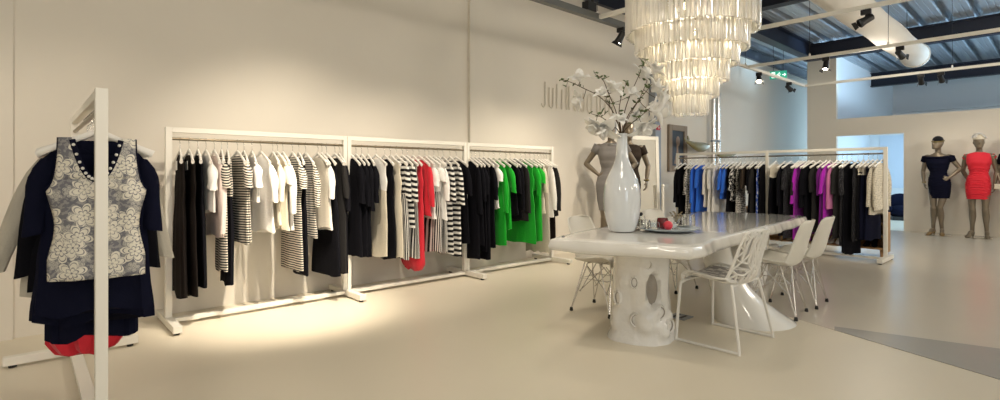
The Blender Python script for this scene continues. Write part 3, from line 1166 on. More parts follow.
def mannequin(label, loc, rz, pose, scale=1.04):
    t = thing('mannequin', label, 'mannequin', loc, rz, 'display mannequins')
    sc = SCL[0] = scale
    mb = MB()
    hs = pose.get('hip', 0)
    V3 = lambda x, y, z: Vector((x * sc, y * sc, z * sc))
    # torso (front is -y)
    tor = [(.86, .10, .085, hs), (.92, .138, .105, hs), (.98, .152, .115, hs), (1.05, .145, .108, hs * .8), (1.12, .128, .093, hs * .5), (1.18, .116, .086, hs * .3), (1.25, .130, .094, .1 * hs),
           (1.32, .148, .112, 0), (1.37, .155, .118, 0), (1.43, .158, .100, 0), (1.48, .160, .082, 0), (1.515, .135, .066, 0), (1.54, .075, .055, 0), (1.56, .05, .05, 0)]
    mb.loft([[Vector(p) * sc for p in ell((cx, .0 + (.0 if z < 1.3 else -.008), z), rx, ry)] for z, rx, ry, cx in tor])
    for s_ in (-1, 1):
        mb.ball(V3(s_ * .07, -.062, 1.36), .058 * sc)
        mb.ball(V3(s_ * .158, 0, 1.475), .052 * sc)
        mb.ball(V3(s_ * .066 + hs, .045, .95), .075 * sc)
    # neck and head
    ht = pose.get('turn', 0.)
    tilt = pose.get('tilt', 0.)
    limb(mb, [V3(0, .01, 1.5), V3(0, .012, 1.57), V3(.0, .0, 1.65)], [.056 * sc, .045 * sc, .047 * sc])
    hb = MB()
    hb.loft([ell((0, y0, z), rx, ry, 24) for z, rx, ry, y0 in ((-.125, .022, .03, -.05), (-.112, .045, .055, -.035), (-.08, .06, .078, -.015), (-.04, .069, .090, -.004), (0, .074, .095, 0), (.045, .076, .098, .004), (.085, .066, .084, .008), (.112, .042, .055, .008), (.122, .012, .02, .008))])
    hb.tube([(0, -.092, .02), (0, -.105, -.015), (0, -.112, -.032), (0, -.092, -.043)], [.008, .011, .014, .008], 8)      # nose
    hb.tube([(-.022, -.078, -.066), (0, -.088, -.064), (.022, -.078, -.066)], [.005, .009, .005], 8)                      # lips
    hb.tube([(-.02, -.076, -.076), (0, -.086, -.078), (.02, -.076, -.076)], [.005, .008, .005], 8)
    for s_ in (-1, 1):
        hb.ball((s_ * .03, -.083, .008), (.014, .01, .008))
        hb.tube([(s_ * .012, -.094, .026), (s_ * .035, -.088, .032), (s_ * .055, -.07, .024)], .006, 6)
        hb.ball((s_ * .074, .01, -.015), (.008, .02, .03))
    R = Matrix.Rotation(ht, 4, 'Z') @ Matrix.Rotation(tilt, 4, 'X')
    b0 = len(mb.v)
    hc = V3(0, -.015, 1.735)
    hv = [hc + (R @ v) * sc for v in hb.v]
    mb.v += hv
    for f in hb.f:
        mb.face([b0 + i for i in f])
    # legs
    for s_, (hip, knee, ankle, toe) in zip((-1, 1), pose['legs']):
        hp, kn, an, to = V3(*hip), V3(*knee), V3(*ankle), V3(*toe)
        limb(mb, [hp, lerp(hp, kn, .45) + V3(s_ * .006, -.012, 0), kn], [.074 * sc, .064 * sc, .044 * sc])
        limb(mb, [kn, lerp(kn, an, .35) + V3(0, .018, 0), lerp(kn, an, .7), an], [.05 * sc, .052 * sc, .036 * sc, .03 * sc])
        mid = lerp(an, to, .5)
        limb(mb, [an + V3(0, .018, -.03), mid + V3(0, 0, .012), to], [.032 * sc, .034 * sc, .024 * sc])
    # arms
    for (sh, el, wr, hd, pn, ts) in pose['arms']:
        sh, el, wr = V3(*sh), V3(*el), V3(*wr)
        limb(mb, [sh, lerp(sh, el, .5), el], [.047 * sc, .041 * sc, .034 * sc])
        limb(mb, [el, lerp(el, wr, .35), wr], [.034 * sc, .035 * sc, .022 * sc])
        fingers(mb, wr, hd, pn, ts, pose.get('curl', .4), sc)
    o = mb.build('body', M['manq'], t)
    r = o.modifiers.new('r', 'REMESH')
    r.mode = 'VOXEL'
    r.voxel_size = .0085
    sm = o.modifiers.new('s', 'SMOOTH')
    sm.factor = .5
    sm.iterations = 3
    dg = bpy.context.evaluated_depsgraph_get()
    me = bpy.data.meshes.new_from_object(o.evaluated_get(dg))
    o.modifiers.clear()
    o.data = me
    me.polygons.foreach_set('use_smooth', [True] * len(me.polygons))
    # shoes
    for s_, (hip, knee, ankle, toe) in zip((-1, 1), pose['legs']):
        an, to = V3(*ankle), V3(*toe)
        dv = (to - an)
        dv.z = 0
        dv.normalize()
        sdv = Vector((-dv.y, dv.x, 0))
        heel = an - dv * .03
        rings = []
        for f, zt, zb, hw in ((-.035, an.z - .015, an.z - .075, .026), (.02, an.z - .03, an.z - .08, .033), (.08, an.z - .055, an.z - .105 if an.z > .11 else .0, .034), (.14, .07, .004, .044), (.185, .055, .004, .042), (.215, .035, .004, .026), (.228, .02, .006, .008)):
            c = an + dv * f
            zb = max(.004, zb)
            rings.append([Vector((c.x, c.y, 0)) + sdv * (hw * cos(PI2 * j / 14)) + Vector((0, 0, lerp(zb, max(zt, zb + .01), .5 + .5 * sin(PI2 * j / 14)))) for j in range(14)])
        sb = MB().loft(rings)
        sb.tube([(heel.x, heel.y, an.z - .06), (heel.x, heel.y, .02), (heel.x, heel.y, .002)], [.024, .009, .008], 10)
        sb.build('shoe', pose.get('shoe', M['manq']), t)
    # glass base plate
    MB().lathe([(.0, -.006), (.19, -.006), (.195, 0), (.19, .004), (.0, .004)], 40, (0, -.02, .006), False, False).build('base_plate', M['glass'], t)
    return t, V3, hc


def dress_rings(t, name, m, lv, N=40, ruche=0., folds=0., solid=.004, seed=1, V3=None, sc=None):
    """lv: (z, cx, rx, ry) from top to bottom."""
    sc = SCL[0]
    rings, uvs = [], []
    zz = []
    for a, b in zip(lv, lv[1:]):
        k = max(2, int(abs(a[0] - b[0]) / .012))
        for i in range(k):
            f = i / k
            g_ = f * f * (3 - 2 * f)
            zz.append([lerp(p, q, f if ii == 0 else g_) for ii, (p, q) in enumerate(zip(a, b))])
    zz.append(list(lv[-1]))
    for z, cx, rx, ry in zz:
        r, u = [], []
        for j in range(N + 1):
            a = PI2 * j / N
            dsp = ruche * (sin(z * 150 + 2.5 * sin(a) + 3 * cos(a * 2)) + .5 * sin(z * 260 + 4 * a)) if z < 1.27 else 0
            k = 1 + folds * sin(a * 9 + z * 4)
            ex = .8 if z < 1.1 else .92
            ca, sa = math.copysign(abs(cos(a)) ** ex, cos(a)), math.copysign(abs(sin(a)) ** ex, sin(a))
            r.append(Vector((cx + (rx * k + dsp) * ca, -.008 + (ry * k + dsp) * sa, z)) * sc)
            u.append((rx * a, -z))
        rings.append(r[:-1])
        uvs.append(u)
    mb = MB().loft(rings, True, False, False, uvs)
    return mb.build(name, m, t, solid=solid)


def ribbon_arm(t, name, m, a, b, r0, r1, n=20):
    mb = MB()
    mb.tube([a, lerp(Vector(a), Vector(b), .5), b], [r0, (r0 + r1) / 2, r1], n, cap=False)
    return mb.build(name, m, t, solid=.004)


# --- navy off-shoulder dress
pose_navy = dict(hip=.03, turn=radians(-32), tilt=radians(-8), shoe=mat('bronze glitter shoe', (.30, .20, .09), .4, metal=.5),
                 legs=[((-.065, 0, .93), (-.055, -.05, .52), (-.075, .02, .125), (-.10, -.11, .035)), ((.115, 0, .93), (.045, -.07, .52), (.05, .03, .125), (.085, -.10, .035))],
                 arms=[((-.175, 0, 1.475), (-.235, .03, 1.19), (-.185, -.11, .99), (.25, -.2, -.95), (.9, .3, .1), 1),
                       ((.175, 0, 1.475), (.31, .06, 1.25), (.185, -.075, 1.09), (-.75, -.35, -.45), (-.3, .9, 0), -1)])
t, V3, hc = mannequin('mannequin in navy off-shoulder dress by the right-hand wall', (13.22, on_x(938, 13.22), 0), radians(-96), pose_navy)
dress_rings(t, 'dress', M['navy'], [(1.475, 0, .195, .095), (1.40, 0, .178, .135), (1.36, 0, .172, .150), (1.30, 0, .158, .130), (1.18, .008, .122, .098), (1.05, .020, .158, .122), (.96, .025, .166, .130), (.84, .028, .158, .122), (.70, .028, .142, .108)], ruche=.004)
mb = MB()
mb.tube([V3(.205 * cos(a), -.005 + .105 * sin(a), 1.47 + .012 * cos(2 * a)) for a in [PI2 * k / 36 for k in range(36)]], .032, 12, .75, closed=True)
mb.build('off_shoulder_band', M['navy'], t)
for s_ in (-1, 1):
    ribbon_arm(t, 'sleeve', M['navy'], V3(s_ * .18, 0, 1.48), V3(s_ * .215, .015, 1.385), .062, .056)
mb = MB()
for k, (yy, zz, r) in enumerate(((.02, .075, .086), (.035, .05, .090))):
    pass
mb.loft([[hc + V3((rx * cos(a)), .012 + ry * sin(a), z) for a in [PI2 * k / 24 for k in range(24)]] for z, rx, ry in ((.035, .084, .108), (.07, .082, .103), (.105, .066, .082), (.128, .035, .045), (.135, .008, .01))])
mb.build('headscarf', M['glitter'], t)
MB().tube([hc + V3(.088 * cos(a), .01 + .11 * sin(a), .04 + .02 * sin(a)) for a in [PI2 * k / 24 for k in range(24)]], .011, 8, closed=True).build('gold_band', M['gold'], t)
MB().tube([V3(-.186 + .028 * cos(a), -.105 + .02 * sin(a), 1.0 + .012 * sin(a)) for a in [PI2 * k / 16 for k in range(16)]], .009, 8, closed=True).build('bracelet', M['gold'], t)

# --- red ruched dress
pose_red = dict(hip=-.01, turn=radians(18), tilt=radians(-4),
                legs=[((-.09, 0, .93), (-.085, -.03, .52), (-.095, .02, .125), (-.125, -.11, .035)), ((.085, 0, .93), (.09, -.03, .52), (.10, .02, .125), (.13, -.11, .035))],
                arms=[((-.175, 0, 1.475), (-.24, .10, 1.21), (-.15, .17, 1.0), (.5, .1, -.85), (.5, -.8, 0), 1),
                      ((.175, 0, 1.475), (.225, .07, 1.20), (.20, .05, .96), (.02, -.15, -1), (-.9, 0, 0), -1)])
t, V3, hc = mannequin('mannequin in ruched red dress with white flower headpiece', (13.22, on_x(979, 13.22), 0), radians(-94), pose_red)
redd = mat('coral red jersey', (.72, .014, .035), .65, sheen=.1)
dress_rings(t, 'dress', redd, [(1.545, 0, .075, .064), (1.52, 0, .150, .080), (1.49, 0, .172, .098), (1.42, 0, .172, .135), (1.36, 0, .170, .150), (1.28, 0, .150, .126), (1.18, 0, .128, .10), (1.05, -.008, .160, .124), (.96, -.01, .173, .132), (.84, -.01, .170, .126), (.70, -.01, .152, .112)], ruche=.006)
for s_ in (-1, 1):
    ribbon_arm(t, 'cap_sleeve', redd, V3(s_ * .158, 0, 1.495), V3(s_ * .192, 0.02, 1.435), .049, .050)
mb = MB()
mb.loft([[hc + V3(rx * cos(a), .01 + ry * sin(a), z) for a in [PI2 * k / 24 for k in range(24)]] for z, rx, ry in ((.04, .086, .110), (.08, .084, .104), (.115, .062, .078), (.138, .01, .01))])
mb.build('cap', M['crm'], t)
rr = random.Random(2)
fl = MB()
for k in range(34):
    a, e = rr.uniform(0, PI2), rr.uniform(.1, 1.25)
    c = hc + V3(.085 * cos(a) * cos(e), .01 + .105 * sin(a) * cos(e), .05 + .10 * sin(e))
    nrm = (c - hc).normalized()
    q = nrm.to_track_quat('Z', 'Y')
    for j in range(5):
        b = PI2 * j / 5 + k
        fl.loft([[c + q @ Vector((cos(b) * f * .028 + -sin(b) * w_, sin(b) * f * .028 + cos(b) * w_, .004 + .014 * f)) for w_ in (-w, 0, w)] for f, w in ((.1, .003), (.6, .012), (1, .004))], closed=False)
fl.build('flower_headpiece', M['wht'], t, solid=.002)

# --- mannequin cut by the frame edge
pose_edge = dict(hip=.0, turn=0,
                 legs=pose_red['legs'],
                 arms=[((-.175, 0, 1.475), (-.255, .05, 1.21), (-.20, -.06, 1.0), (.1, -.2, -1), (.9, .2, 0), 1), ((.175, 0, 1.475), (.24, .07, 1.20), (.21, .05, .96), (.02, -.15, -1), (-.9, 0, 0), -1)])
t, V3, hc = mannequin('mannequin in dark dress cut off by the picture edge, right of red one', (13.24, .65, 0), radians(-94), pose_edge)
dress_rings(t, 'dress', M['blk'], [(1.545, 0, .075, .064), (1.52, 0, .150, .080), (1.49, 0, .172, .098), (1.36, 0, .170, .150), (1.18, 0, .128, .10), (.96, 0, .185, .132), (.72, 0, .16, .110)], ruche=.003)
for s_ in (-1, 1):
    ribbon_arm(t, 'sleeve', M['blk'], V3(s_ * .17, 0, 1.49), V3(s_ * .225, .02, 1.33), .064, .055)
MB().box(V3(-.2, -.11, .93), (.16, .05, .10)).build('clutch_bag', M['crm'], t, smooth=False, bevel=.012)

# --- grey rib dress, hands on hips, behind the vase
pose_grey = dict(hip=-.02, turn=radians(10), tilt=radians(-4),
                 legs=[((-.1, 0, .93), (-.09, -.04, .52), (-.085, .02, .125), (-.11, -.11, .035)), ((.075, 0, .93), (.10, -.05, .52), (.10, .03, .125), (.14, -.10, .035))],
                 arms=[((-.175, 0, 1.475), (-.335, .03, 1.25), (-.165, -.06, 1.10), (.85, -.35, -.3), (.25, .9, 0), 1),
                       ((.175, 0, 1.475), (.33, .04, 1.25), (.165, -.06, 1.10), (-.85, -.35, -.3), (-.25, .9, 0), -1)])
t, V3, hc = mannequin('mannequin in grey rib dress with hand on hip behind the vase', (6.36, 4.55, 0), radians(-52), pose_grey, 1.08)
LVG = [(1.53, 0, .10, .072), (1.50, 0, .165, .090), (1.44, 0, .172, .125), (1.36, 0, .170, .150), (1.28, 0, .150, .126), (1.18, 0, .126, .098), (1.05, -.015, .168, .122), (.96, -.02, .182, .130), (.80, -.02, .168, .118), (.62, -.015, .145, .105)]
dress_rings(t, 'dress', M['grydr'], LVG, ruche=.001)
for s_ in (-1, 1):
    ribbon_arm(t, 'cap_sleeve', M['grydr'], V3(s_ * .165, 0, 1.50), V3(s_ * .225, .008, 1.40), .066, .058)
mb = MB()
mb.tube([V3(.09 * cos(a), -.03 + .075 * sin(a), 1.53 - .03 * (1 - sin(a)) / 2) for a in [PI2 * k / 30 for k in range(30)]], .009, 8, closed=True)
mb.build('necklace', M['chrome'], t)
# --- charcoal dress beside it
pose_char = dict(hip=.0, turn=radians(-10),
                 legs=pose_red['legs'],
                 arms=[((-.175, 0, 1.475), (-.24, .07, 1.20), (-.21, .05, .96), (.02, -.15, -1), (.9, 0, 0), 1),
                       ((.175, 0, 1.475), (.27, .04, 1.22), (.235, -.08, 1.01), (-.1, -.3, -.95), (-.9, .2, 0), -1)])
t, V3, hc = mannequin('mannequin in charcoal dress with bracelet between vase and mirror', (6.93, 4.62, 0), radians(-52), pose_char, 1.08)
dress_rings(t, 'dress', M['brn'], LVG, ruche=.001)
for s_ in (-1, 1):
    ribbon_arm(t, 'cap_sleeve', M['brn'], V3(s_ * .165, 0, 1.50), V3(s_ * .215, .012, 1.39), .066, .058)
MB().tube([V3(.236 + .03 * cos(a), -.075 + .03 * sin(a), 1.025) for a in [PI2 * k / 16 for k in range(16)]], .012, 8, closed=True).build('bracelet', M['gold'], t)

# ------------------------------------------------------------------ mirror, stand, picture, ornaments
mx0, mx1 = on_y(629, 4.95), on_y(661, 4.95)
mw = (mx1 - mx0)
mw = .60
t = thing('standing_mirror', 'tall white framed mirror standing by the back wall', 'mirror', (on_y(645, 4.82), 4.82, 0), radians(-25))
t.rotation_euler.x = radians(-2.2)
mh = 1.84
fr = MB()
for s_ in (-1, 1):
    fr.span((s_ * (mw / 2 - .03) - .03, -.02, .0), (s_ * (mw / 2 - .03) + .03, .02, mh))
fr.span((-mw / 2 + .06, -.02, mh - .06), (mw / 2 - .06, .02, mh)).span((-mw / 2 + .06, -.02, .0), (mw / 2 - .06, .02, .06))
fr.build('frame', M['rack'], t, smooth=False, bevel=.004)
MB().span((-mw / 2 + .055, -.006, .055), (mw / 2 - .055, .006, mh - .055)).build('mirror_glass', M['mirror'], t, smooth=False)
MB().tube([(0, .02, 1.3), (0, .15, .02)], .012, 8).build('back_strut', M['rack'], t)

p = W(663, 186, 8.75)
t = thing('floor_stand', 'slim white round-topped stand beside the mirror', 'stand', (p.x, p.y, 0))
MB().tube([(0, 0, .02), (0, 0, .98)], .022, 12).build('pole', M['rack'], t)
MB().ball((0, 0, 1.0), .03).build('knob', M['rack'], t)
MB().lathe([(.0, 0), (.14, 0), (.14, .015), (.03, .03), (.0, .03)], 28, (0, 0, 0), False, False).build('base', M['rack'], t)

# framed picture (plain stand-in portrait)
x0, x1 = on_y(668.5, WY - .03), on_y(686.5, WY - .03)
pw, pc = x1 - x0, (x0 + x1) / 2
t = thing('framed_picture', 'dark framed portrait picture on the wall beyond the mirror', 'picture', (pc, WY - .003, 1.70), 0)
ph = .90
fr = MB()
f = .11
for lo, hi in (((-pw / 2, -.05, -ph / 2), (-pw / 2 + f, 0, ph / 2)), ((pw / 2 - f, -.05, -ph / 2), (pw / 2, 0, ph / 2)), ((-pw / 2 + f, -.05, ph / 2 - f), (pw / 2 - f, 0, ph / 2)), ((-pw / 2 + f, -.05, -ph / 2), (pw / 2 - f, 0, -ph / 2 + f))):
    fr.span(lo, hi)
fr.build('frame', mat('grey brown picture frame', (.27, .21, .15), .5), t, smooth=False, bevel=.008)
MB().span((-pw / 2 + f, -.02, -ph / 2 + f), (pw / 2 - f, 0, ph / 2 - f)).build('canvas', mat('dark blue grey canvas', (.05, .065, .085), .6, var=.4, vscale=5), t, smooth=False)
MB().ball((.02, -.022, .14), (.075, .004, .10), 16, 10).loft([[(-.0 + .03 * k, -.023, z) for k in (-1, 1)] + [(.03 * k, -.019, z) for k in (1, -1)] for z in (.06, -.05)] + [[(.13 * k, -.023, -.30) for k in (-1, 1)] + [(.13 * k, -.019, -.30) for k in (1, -1)]]).build('painted_figure', mat('muted skin paint', (.30, .22, .17), .6), t)

# gilt fish and long carved ornament on the wall
def fish():
    dd = 10.4
    p = W(697, 145, dd)
    t = thing('fish_ornament', 'gilt carved fish with raised tail above the far rack', 'ornament', (on_y(697, WY - .2), WY - .2, p.z), radians(4))
    t.scale = (1.8, .9, 1.15)
    L = .66
    prof = [(-.5, .006, .02, .09), (-.42, .012, .03, .055), (-.30, .03, .04, .02), (-.12, .055, .065, -.015), (.06, .07, .085, -.035), (.25, .07, .085, -.03), (.4, .055, .06, -.015), (.48, .03, .035, -.003), (.5, .008, .012, 0)]
    mb = MB()
    mb.loft([[(x * L, ry * cos(PI2 * j / 18), cz + rz_ * sin(PI2 * j / 18)) for j in range(18)] for x, ry, rz_, cz in prof])
    mb.build('fish_body', M['gold'], t)
    tl = MB()
    for dz, dx in ((.075, -.02), (-.02, -.09)):
        tl.loft([[(-.22 + dx * k / 3 + .02 * (1 if q else -1) * (1 - k / 4), w_ * .008, .06 + dz * k / 3 + .02 * (1 if q else -1) * (1 - k / 4)) for q, w_ in ((0, -1), (1, -1), (1, 1), (0, 1))] for k in range(4)])
    tl.build('tail_fin', M['gold'], t, smooth=False)
    MB().tube([(.05, 0, 0), (.05, .2, 0)], .008, 8).build('wall_rod', M['black'], t)


fish()
dd = 11.3
p = W(727, 151.5, dd)
t = thing('carved_branch', 'long dark gilt carved branch on the wall behind the far rack', 'ornament', (on_y(727, WY - .2), WY - .2, p.z - .08), 0)
mb = MB()
mb.tube([(-.42, 0, -.01), (-.25, 0, -.015), (-.1, .02, -.01), (.1, .01, -.005), (.25, 0, .01), (.42, 0, .03)], [.02, .045, .05, .048, .04, .012], 12)
mb.build('branch', M['gold'], t)
MB().tube([(.44, 0, .05), (.40, 0, .03)], [.005, .02], 8).tube([(0, 0, 0), (0, .2, 0)], .008, 8).build('wall_rod', M['black'], t)

# ------------------------------------------------------------------ shoe shelf behind the far rack
sx0, sx1, sy0, sy1 = 9.10, 9.40, 1.80, 4.55
t = thing('shoe_shelf', 'low oak shoe shelf standing behind the far clothes rack', 'shelf', ((sx0 + sx1) / 2, (sy0 + sy1) / 2, 0))
cx, cy = t.location.x, t.location.y
hx, hy = (sx1 - sx0) / 2, (sy1 - sy0) / 2
for s_ in (-1, 1):
    MB().span((-hx, s_ * hy - .015, .06), (hx, s_ * hy + .015, .64)).build('side_panel', M['wood'], t, smooth=False, bevel=.002)
MB().span((-hx, -.012, .1), (hx, .012, .62)).build('divider', M['wood'], t, smooth=False)
SH = (.12, .30, .48, .63)
for z in SH:
    MB().span((-hx, -hy + .015, z - .012), (hx, hy - .015, z + .012)).build('shelf_board', M['wood'], t, smooth=False, bevel=.002)
MB().span((hx - .012, -hy + .015, .12), (hx, hy - .015, .63)).build('back_panel', M['wood'], t, smooth=False)
for lx in (-hx + .04, hx - .04):
    for ly in (-hy + .04, -.45, .45, hy - .04):
        MB().lathe([(.018, 0), (.022, .11)], 12, (lx, ly, 0)).build('leg', M['wood'], t)


def shoe_mesh():
    rings = []
    for f, zt, zb, hw in ((-.09, .105, .075, .012), (-.075, .115, .065, .028), (-.03, .10, .055, .029), (.02, .075, .03, .027), (.06, .055, .004, .036), (.10, .042, .002, .037), (.13, .026, .002, .024), (.142, .012, .003, .006)):
        rings.append([(f, hw * cos(PI2 * j / 12), lerp(zb, zt, .5 + .5 * sin(PI2 * j / 12))) for j in range(12)])
    return MB().loft(rings)


SMAT = [M['blk'], M['pur'], M['wht'], M['blk'], M['glitter'], M['crm']]
SCOL = ['black', 'purple', 'white', 'black', 'black glitter', 'cream']
n = 0
for zi, zname in ((0, 'bottom'), (1, 'middle'), (2, 'top')):
    for k in range(6):
        for s_, sn in ((0, 'left'), (1, 'right')):
            ci = (k + zi * 2) % 6
            y = 1.94 + k * .23 + s_ * .09
            o = thing('high_heel_shoe', f'{SCOL[ci]} high-heeled shoe, {sn} of {ORD[k]} pair from post on {zname} shelf', 'shoe', (9.25, y, SH[zi] + .0125), pi + radians(6 - 8 * s_), 'shoes on the oak shelf')
            shoe_mesh().build('upper', SMAT[ci], o)
            MB().tube([(-.078, 0, .075), (-.07, 0, .03), (-.068, 0, 0)], [.016, .007, .006], 8).build('heel', SMAT[ci], o)
            n += 1

# dark bag/armchair and poster glimpsed through the doorway
p = W(899, 222, 13.6)
t = thing('armchair', 'dark blue armchair glimpsed through the doorway', 'armchair', (16.9, on_x(902, 16.9), 0), radians(-70))
t.scale = (.8, .8, .8)
mb = MB()
mb.ball((0, 0, .28), (.42, .40, .2), 20, 10)
mb.build('seat', M['navy'], t)
MB().ball((0, .3, .52), (.42, .14, .34), 20, 10).build('backrest', M['navy'], t)
for s_ in (-1, 1):
    MB().ball((s_ * .38, 0, .38), (.11, .38, .16), 16, 10).build('armrest', M['navy'], t)
MB().span((-.3, -.28, 0), (.3, .28, .12)).build('base', M['black'], t, smooth=False)
yy = on_x(899, 18.38)
o = MB().span((-.02, -.45, -.75), (0, .45, .75)).build('wall_poster', mat('pale poster paper', (.62, .68, .76), .6), smooth=False, loc=(18.4, yy, 1.55))
tag(o, 'pale blue blank poster on the end wall through the doorway', 'poster')

# ------------------------------------------------------------------ the table
TT = .735
t = thing('dining_table', 'long glossy white live-edge table on a tree trunk leg', 'table', (4.55, 2.3, 0))
O = Vector((4.55, 2.3, 0))
outline = [(2.775, 2.50), (2.80, 2.44), (3.09, 1.68), (3.13, 1.635), (3.28, 1.63), (3.6, 1.70), (4.0, 1.74), (4.5, 1.79), (5.0, 1.82), (5.5, 1.88), (6.0, 1.92), (6.32, 1.96), (6.38, 2.02), (6.42, 2.4), (6.38, 2.85), (6.2, 3.08), (5.6, 3.02), (5.0, 2.94), (4.4, 2.88), (3.8, 2.78), (3.3, 2.68), (2.95, 2.58)]
pts = []
for (xa, ya), (xb, yb) in zip(outline, outline[1:] + outline[:1]):
    nn_ = max(2, int(sqrt((xa - xb) ** 2 + (ya - yb) ** 2) / .035))
    pts += [Vector((lerp(xa, xb, k / nn_), lerp(ya, yb, k / nn_), 0)) for k in range(nn_)]
pts = [p - O for p in pts]
cen = sum(pts, Vector()) / len(pts)
rn = random.Random(11)
rings = []
SEC = ((.0, -.004, .0), (.003, .002, .0), (.010, .005, .0), (.05, .020, .6), (.072, .012, 1.), (.080, -.004, 1.), (.084, -.05, .4))
for k, (dz, inset, wob) in enumerate(SEC):
    r = []
    for i, p in enumerate(pts):
        nrm = (p - cen)
        tg = (pts[(i + 1) % len(pts)] - pts[i - 1]).normalized()
        nv = Vector((tg.y, -tg.x, 0))
        nz = noise.noise(Vector((p.x * 4, p.y * 4, 1))) * .012 + noise.noise(Vector((p.x * 14, p.y * 14, 3 + k * .4))) * .006
        amt = inset + nz * (1 if k else .7)
        zz = TT - dz - (.02 * (noise.noise(Vector((p.x * 2.2, p.y * 2.2, 9))) + .3) * wob) + (0 if k else 0)
        r.append(p + nv * amt + Vector((0, 0, zz)))
    rings.append(r)
mb = MB()
# inner top rings for a faint surface wave
inn = []
for s_ in (.15, .4, .7, .92):
    inn.append([cen + (p - cen) * s_ + Vector((0, 0, TT - cen.z + .0035 * noise.noise(Vector((p.x * s_ * 1.5, p.y * s_ * 1.5, 5))))) for p in [Vector((q.x, q.y, 0)) for q in rings[0]]])
bot = [[cen + (Vector((q.x, q.y, 0)) - cen) * s_ + Vector((0, 0, TT - .086)) for q in rings[-1]] for s_ in (.8, .3)]
mb.loft(inn + rings + bot)
mb.build('tabletop', M['gloss'], t, ang=50)
# trunk leg with knots and a hollow
tr = Vector((3.40, 2.16, 0)) - O
mb = MB()
rings = []
NT = 64
KN = [(-1.15, .155, .06, .10), (-1.9, .42, .035, .06), (-.55, .10, .05, .08), (-.7, .22, .03, .07), (-2.4, .15, .05, .1), (-.2, .17, .05, .07), (1.2, .3, .05, .1)]
HA, HZc = -1.32, .375    # hollow direction, height
view = math.atan2(-(3.40 * 0 + 2.16), -3.40)   # direction from trunk to the eye
for i in range(41):
    z = (TT - .085) * i / 40
    r0 = .215 + .045 * max(0, 1 - z / .16) ** 1.6 - .012 * sin(z * 4) + .03 * max(0, (z - .5) / .2) ** 2
    r = []
    for j in range(NT):
        a = PI2 * j / NT
        rad = r0 * (1 + .05 * sin(2 * a + 1) + .03 * sin(5 * a + z * 3)) + .016 * noise.noise(Vector((cos(a) * 2.5, sin(a) * 2.5, z * 4)))
        for ka, kz, kh, kr in KN:
            da = (a - (view + ka + 1.3) + pi) % PI2 - pi
            rr_ = sqrt((da * .22) ** 2 + (z - kz) ** 2) / kr
            rad += kh * max(0, 1 - rr_ * rr_) ** 1.5 - (.02 * max(0, 1 - (rr_ * 2.4) ** 2))
        da = (a - (view + .42) + pi) % PI2 - pi
        e = sqrt((da * .22 / .058) ** 2 + ((z - HZc) / .13) ** 2)
        if e < 1:
            rad -= .075 * (1 - e ** 4)
        elif e < 1.35:
            rad += .018 * sin(pi * (e - 1) / .35)
        r.append((tr.x + rad * cos(a), tr.y + rad * sin(a), z))
    rings.append(r)
mb.loft(rings)
mb.build('trunk_leg', M['trunk'], t, ang=80)
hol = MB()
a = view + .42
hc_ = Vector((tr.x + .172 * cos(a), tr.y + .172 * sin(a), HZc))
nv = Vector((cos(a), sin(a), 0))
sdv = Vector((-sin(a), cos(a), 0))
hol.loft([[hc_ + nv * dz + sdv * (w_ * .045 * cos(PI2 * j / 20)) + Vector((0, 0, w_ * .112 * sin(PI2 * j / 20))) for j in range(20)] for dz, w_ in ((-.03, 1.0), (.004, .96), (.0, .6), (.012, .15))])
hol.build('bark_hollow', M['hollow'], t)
for ka, kz, kw, kh in ((-.22, .43, .026, .042), (-.12, .165, .050, .050), (.62, .22, .050, .050), (1.02, .115, .050, .048), (-.85, .30, .035, .05), (.2, .56, .028, .03)):
    a = view + ka
    nv, sdv = Vector((cos(a), sin(a), 0)), Vector((-sin(a), cos(a), 0))
    rb = .205 + .04 * max(0, 1 - kz / .16)
    kb = MB()
    kb.loft([[Vector((tr.x, tr.y, kz)) + nv * (rb + dz) + sdv * (w_ * kw * cos(PI2 * j / 22)) + Vector((0, 0, w_ * kh * (1 + .08 * sin(3 * j)) * sin(PI2 * j / 22))) for j in range(22)] for dz, w_ in ((-.03, 1.25), (.012, 1.1), (.026, .98), (.022, .84), (.008, .76), (.014, .5), (.010, .2), (.012, .04))])
    kb.build('bark_knot', M['trunk'], t, ang=70)
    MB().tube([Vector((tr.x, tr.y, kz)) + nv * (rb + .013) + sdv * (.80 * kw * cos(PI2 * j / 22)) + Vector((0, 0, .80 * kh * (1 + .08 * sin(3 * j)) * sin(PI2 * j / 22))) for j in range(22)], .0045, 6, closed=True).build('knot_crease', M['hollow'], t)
# swept middle pedestal
mb = MB()
rings = []
for i in range(33):
    f = i / 32
    z = (TT - .07) * (1 - f)
    flare = f ** 2.6
    cx_ = lerp(4.20, 4.44, f ** 2.2) - O.x
    cy_ = lerp(1.98, 1.76, f ** 1.5) - O.y
    rx = lerp(.10, .10, f) + .235 * flare
    ry = lerp(.12, .10, f) + .205 * flare
    rings.append([(cx_ + rx * cos(PI2 * j / 40), cy_ + ry * sin(PI2 * j / 40), max(z, 0)) for j in range(40)])
rings.insert(0, [(p[0] * 1, p[1], TT - .06) for p in rings[0]])
mb.loft(rings)
mb.build('swept_leg', M['gloss'], t, ang=60)
# far trunk slab leg
mb = MB()
rings = []
for i in range(13):
    z = (TT - .08) * i / 12
    rings.append([(5.85 - O.x + (.20 + .02 * sin(z * 8)) * math.copysign(abs(cos(PI2 * j / 28)) ** .7, cos(PI2 * j / 28)), 2.5 - O.y + .28 * math.copysign(abs(sin(PI2 * j / 28)) ** .7, sin(PI2 * j / 28)) + .02 * sin(z * 6 + j), z) for j in range(28)])
mb.loft(rings)
mb.build('slab_leg', M['trunk'], t, ang=70)
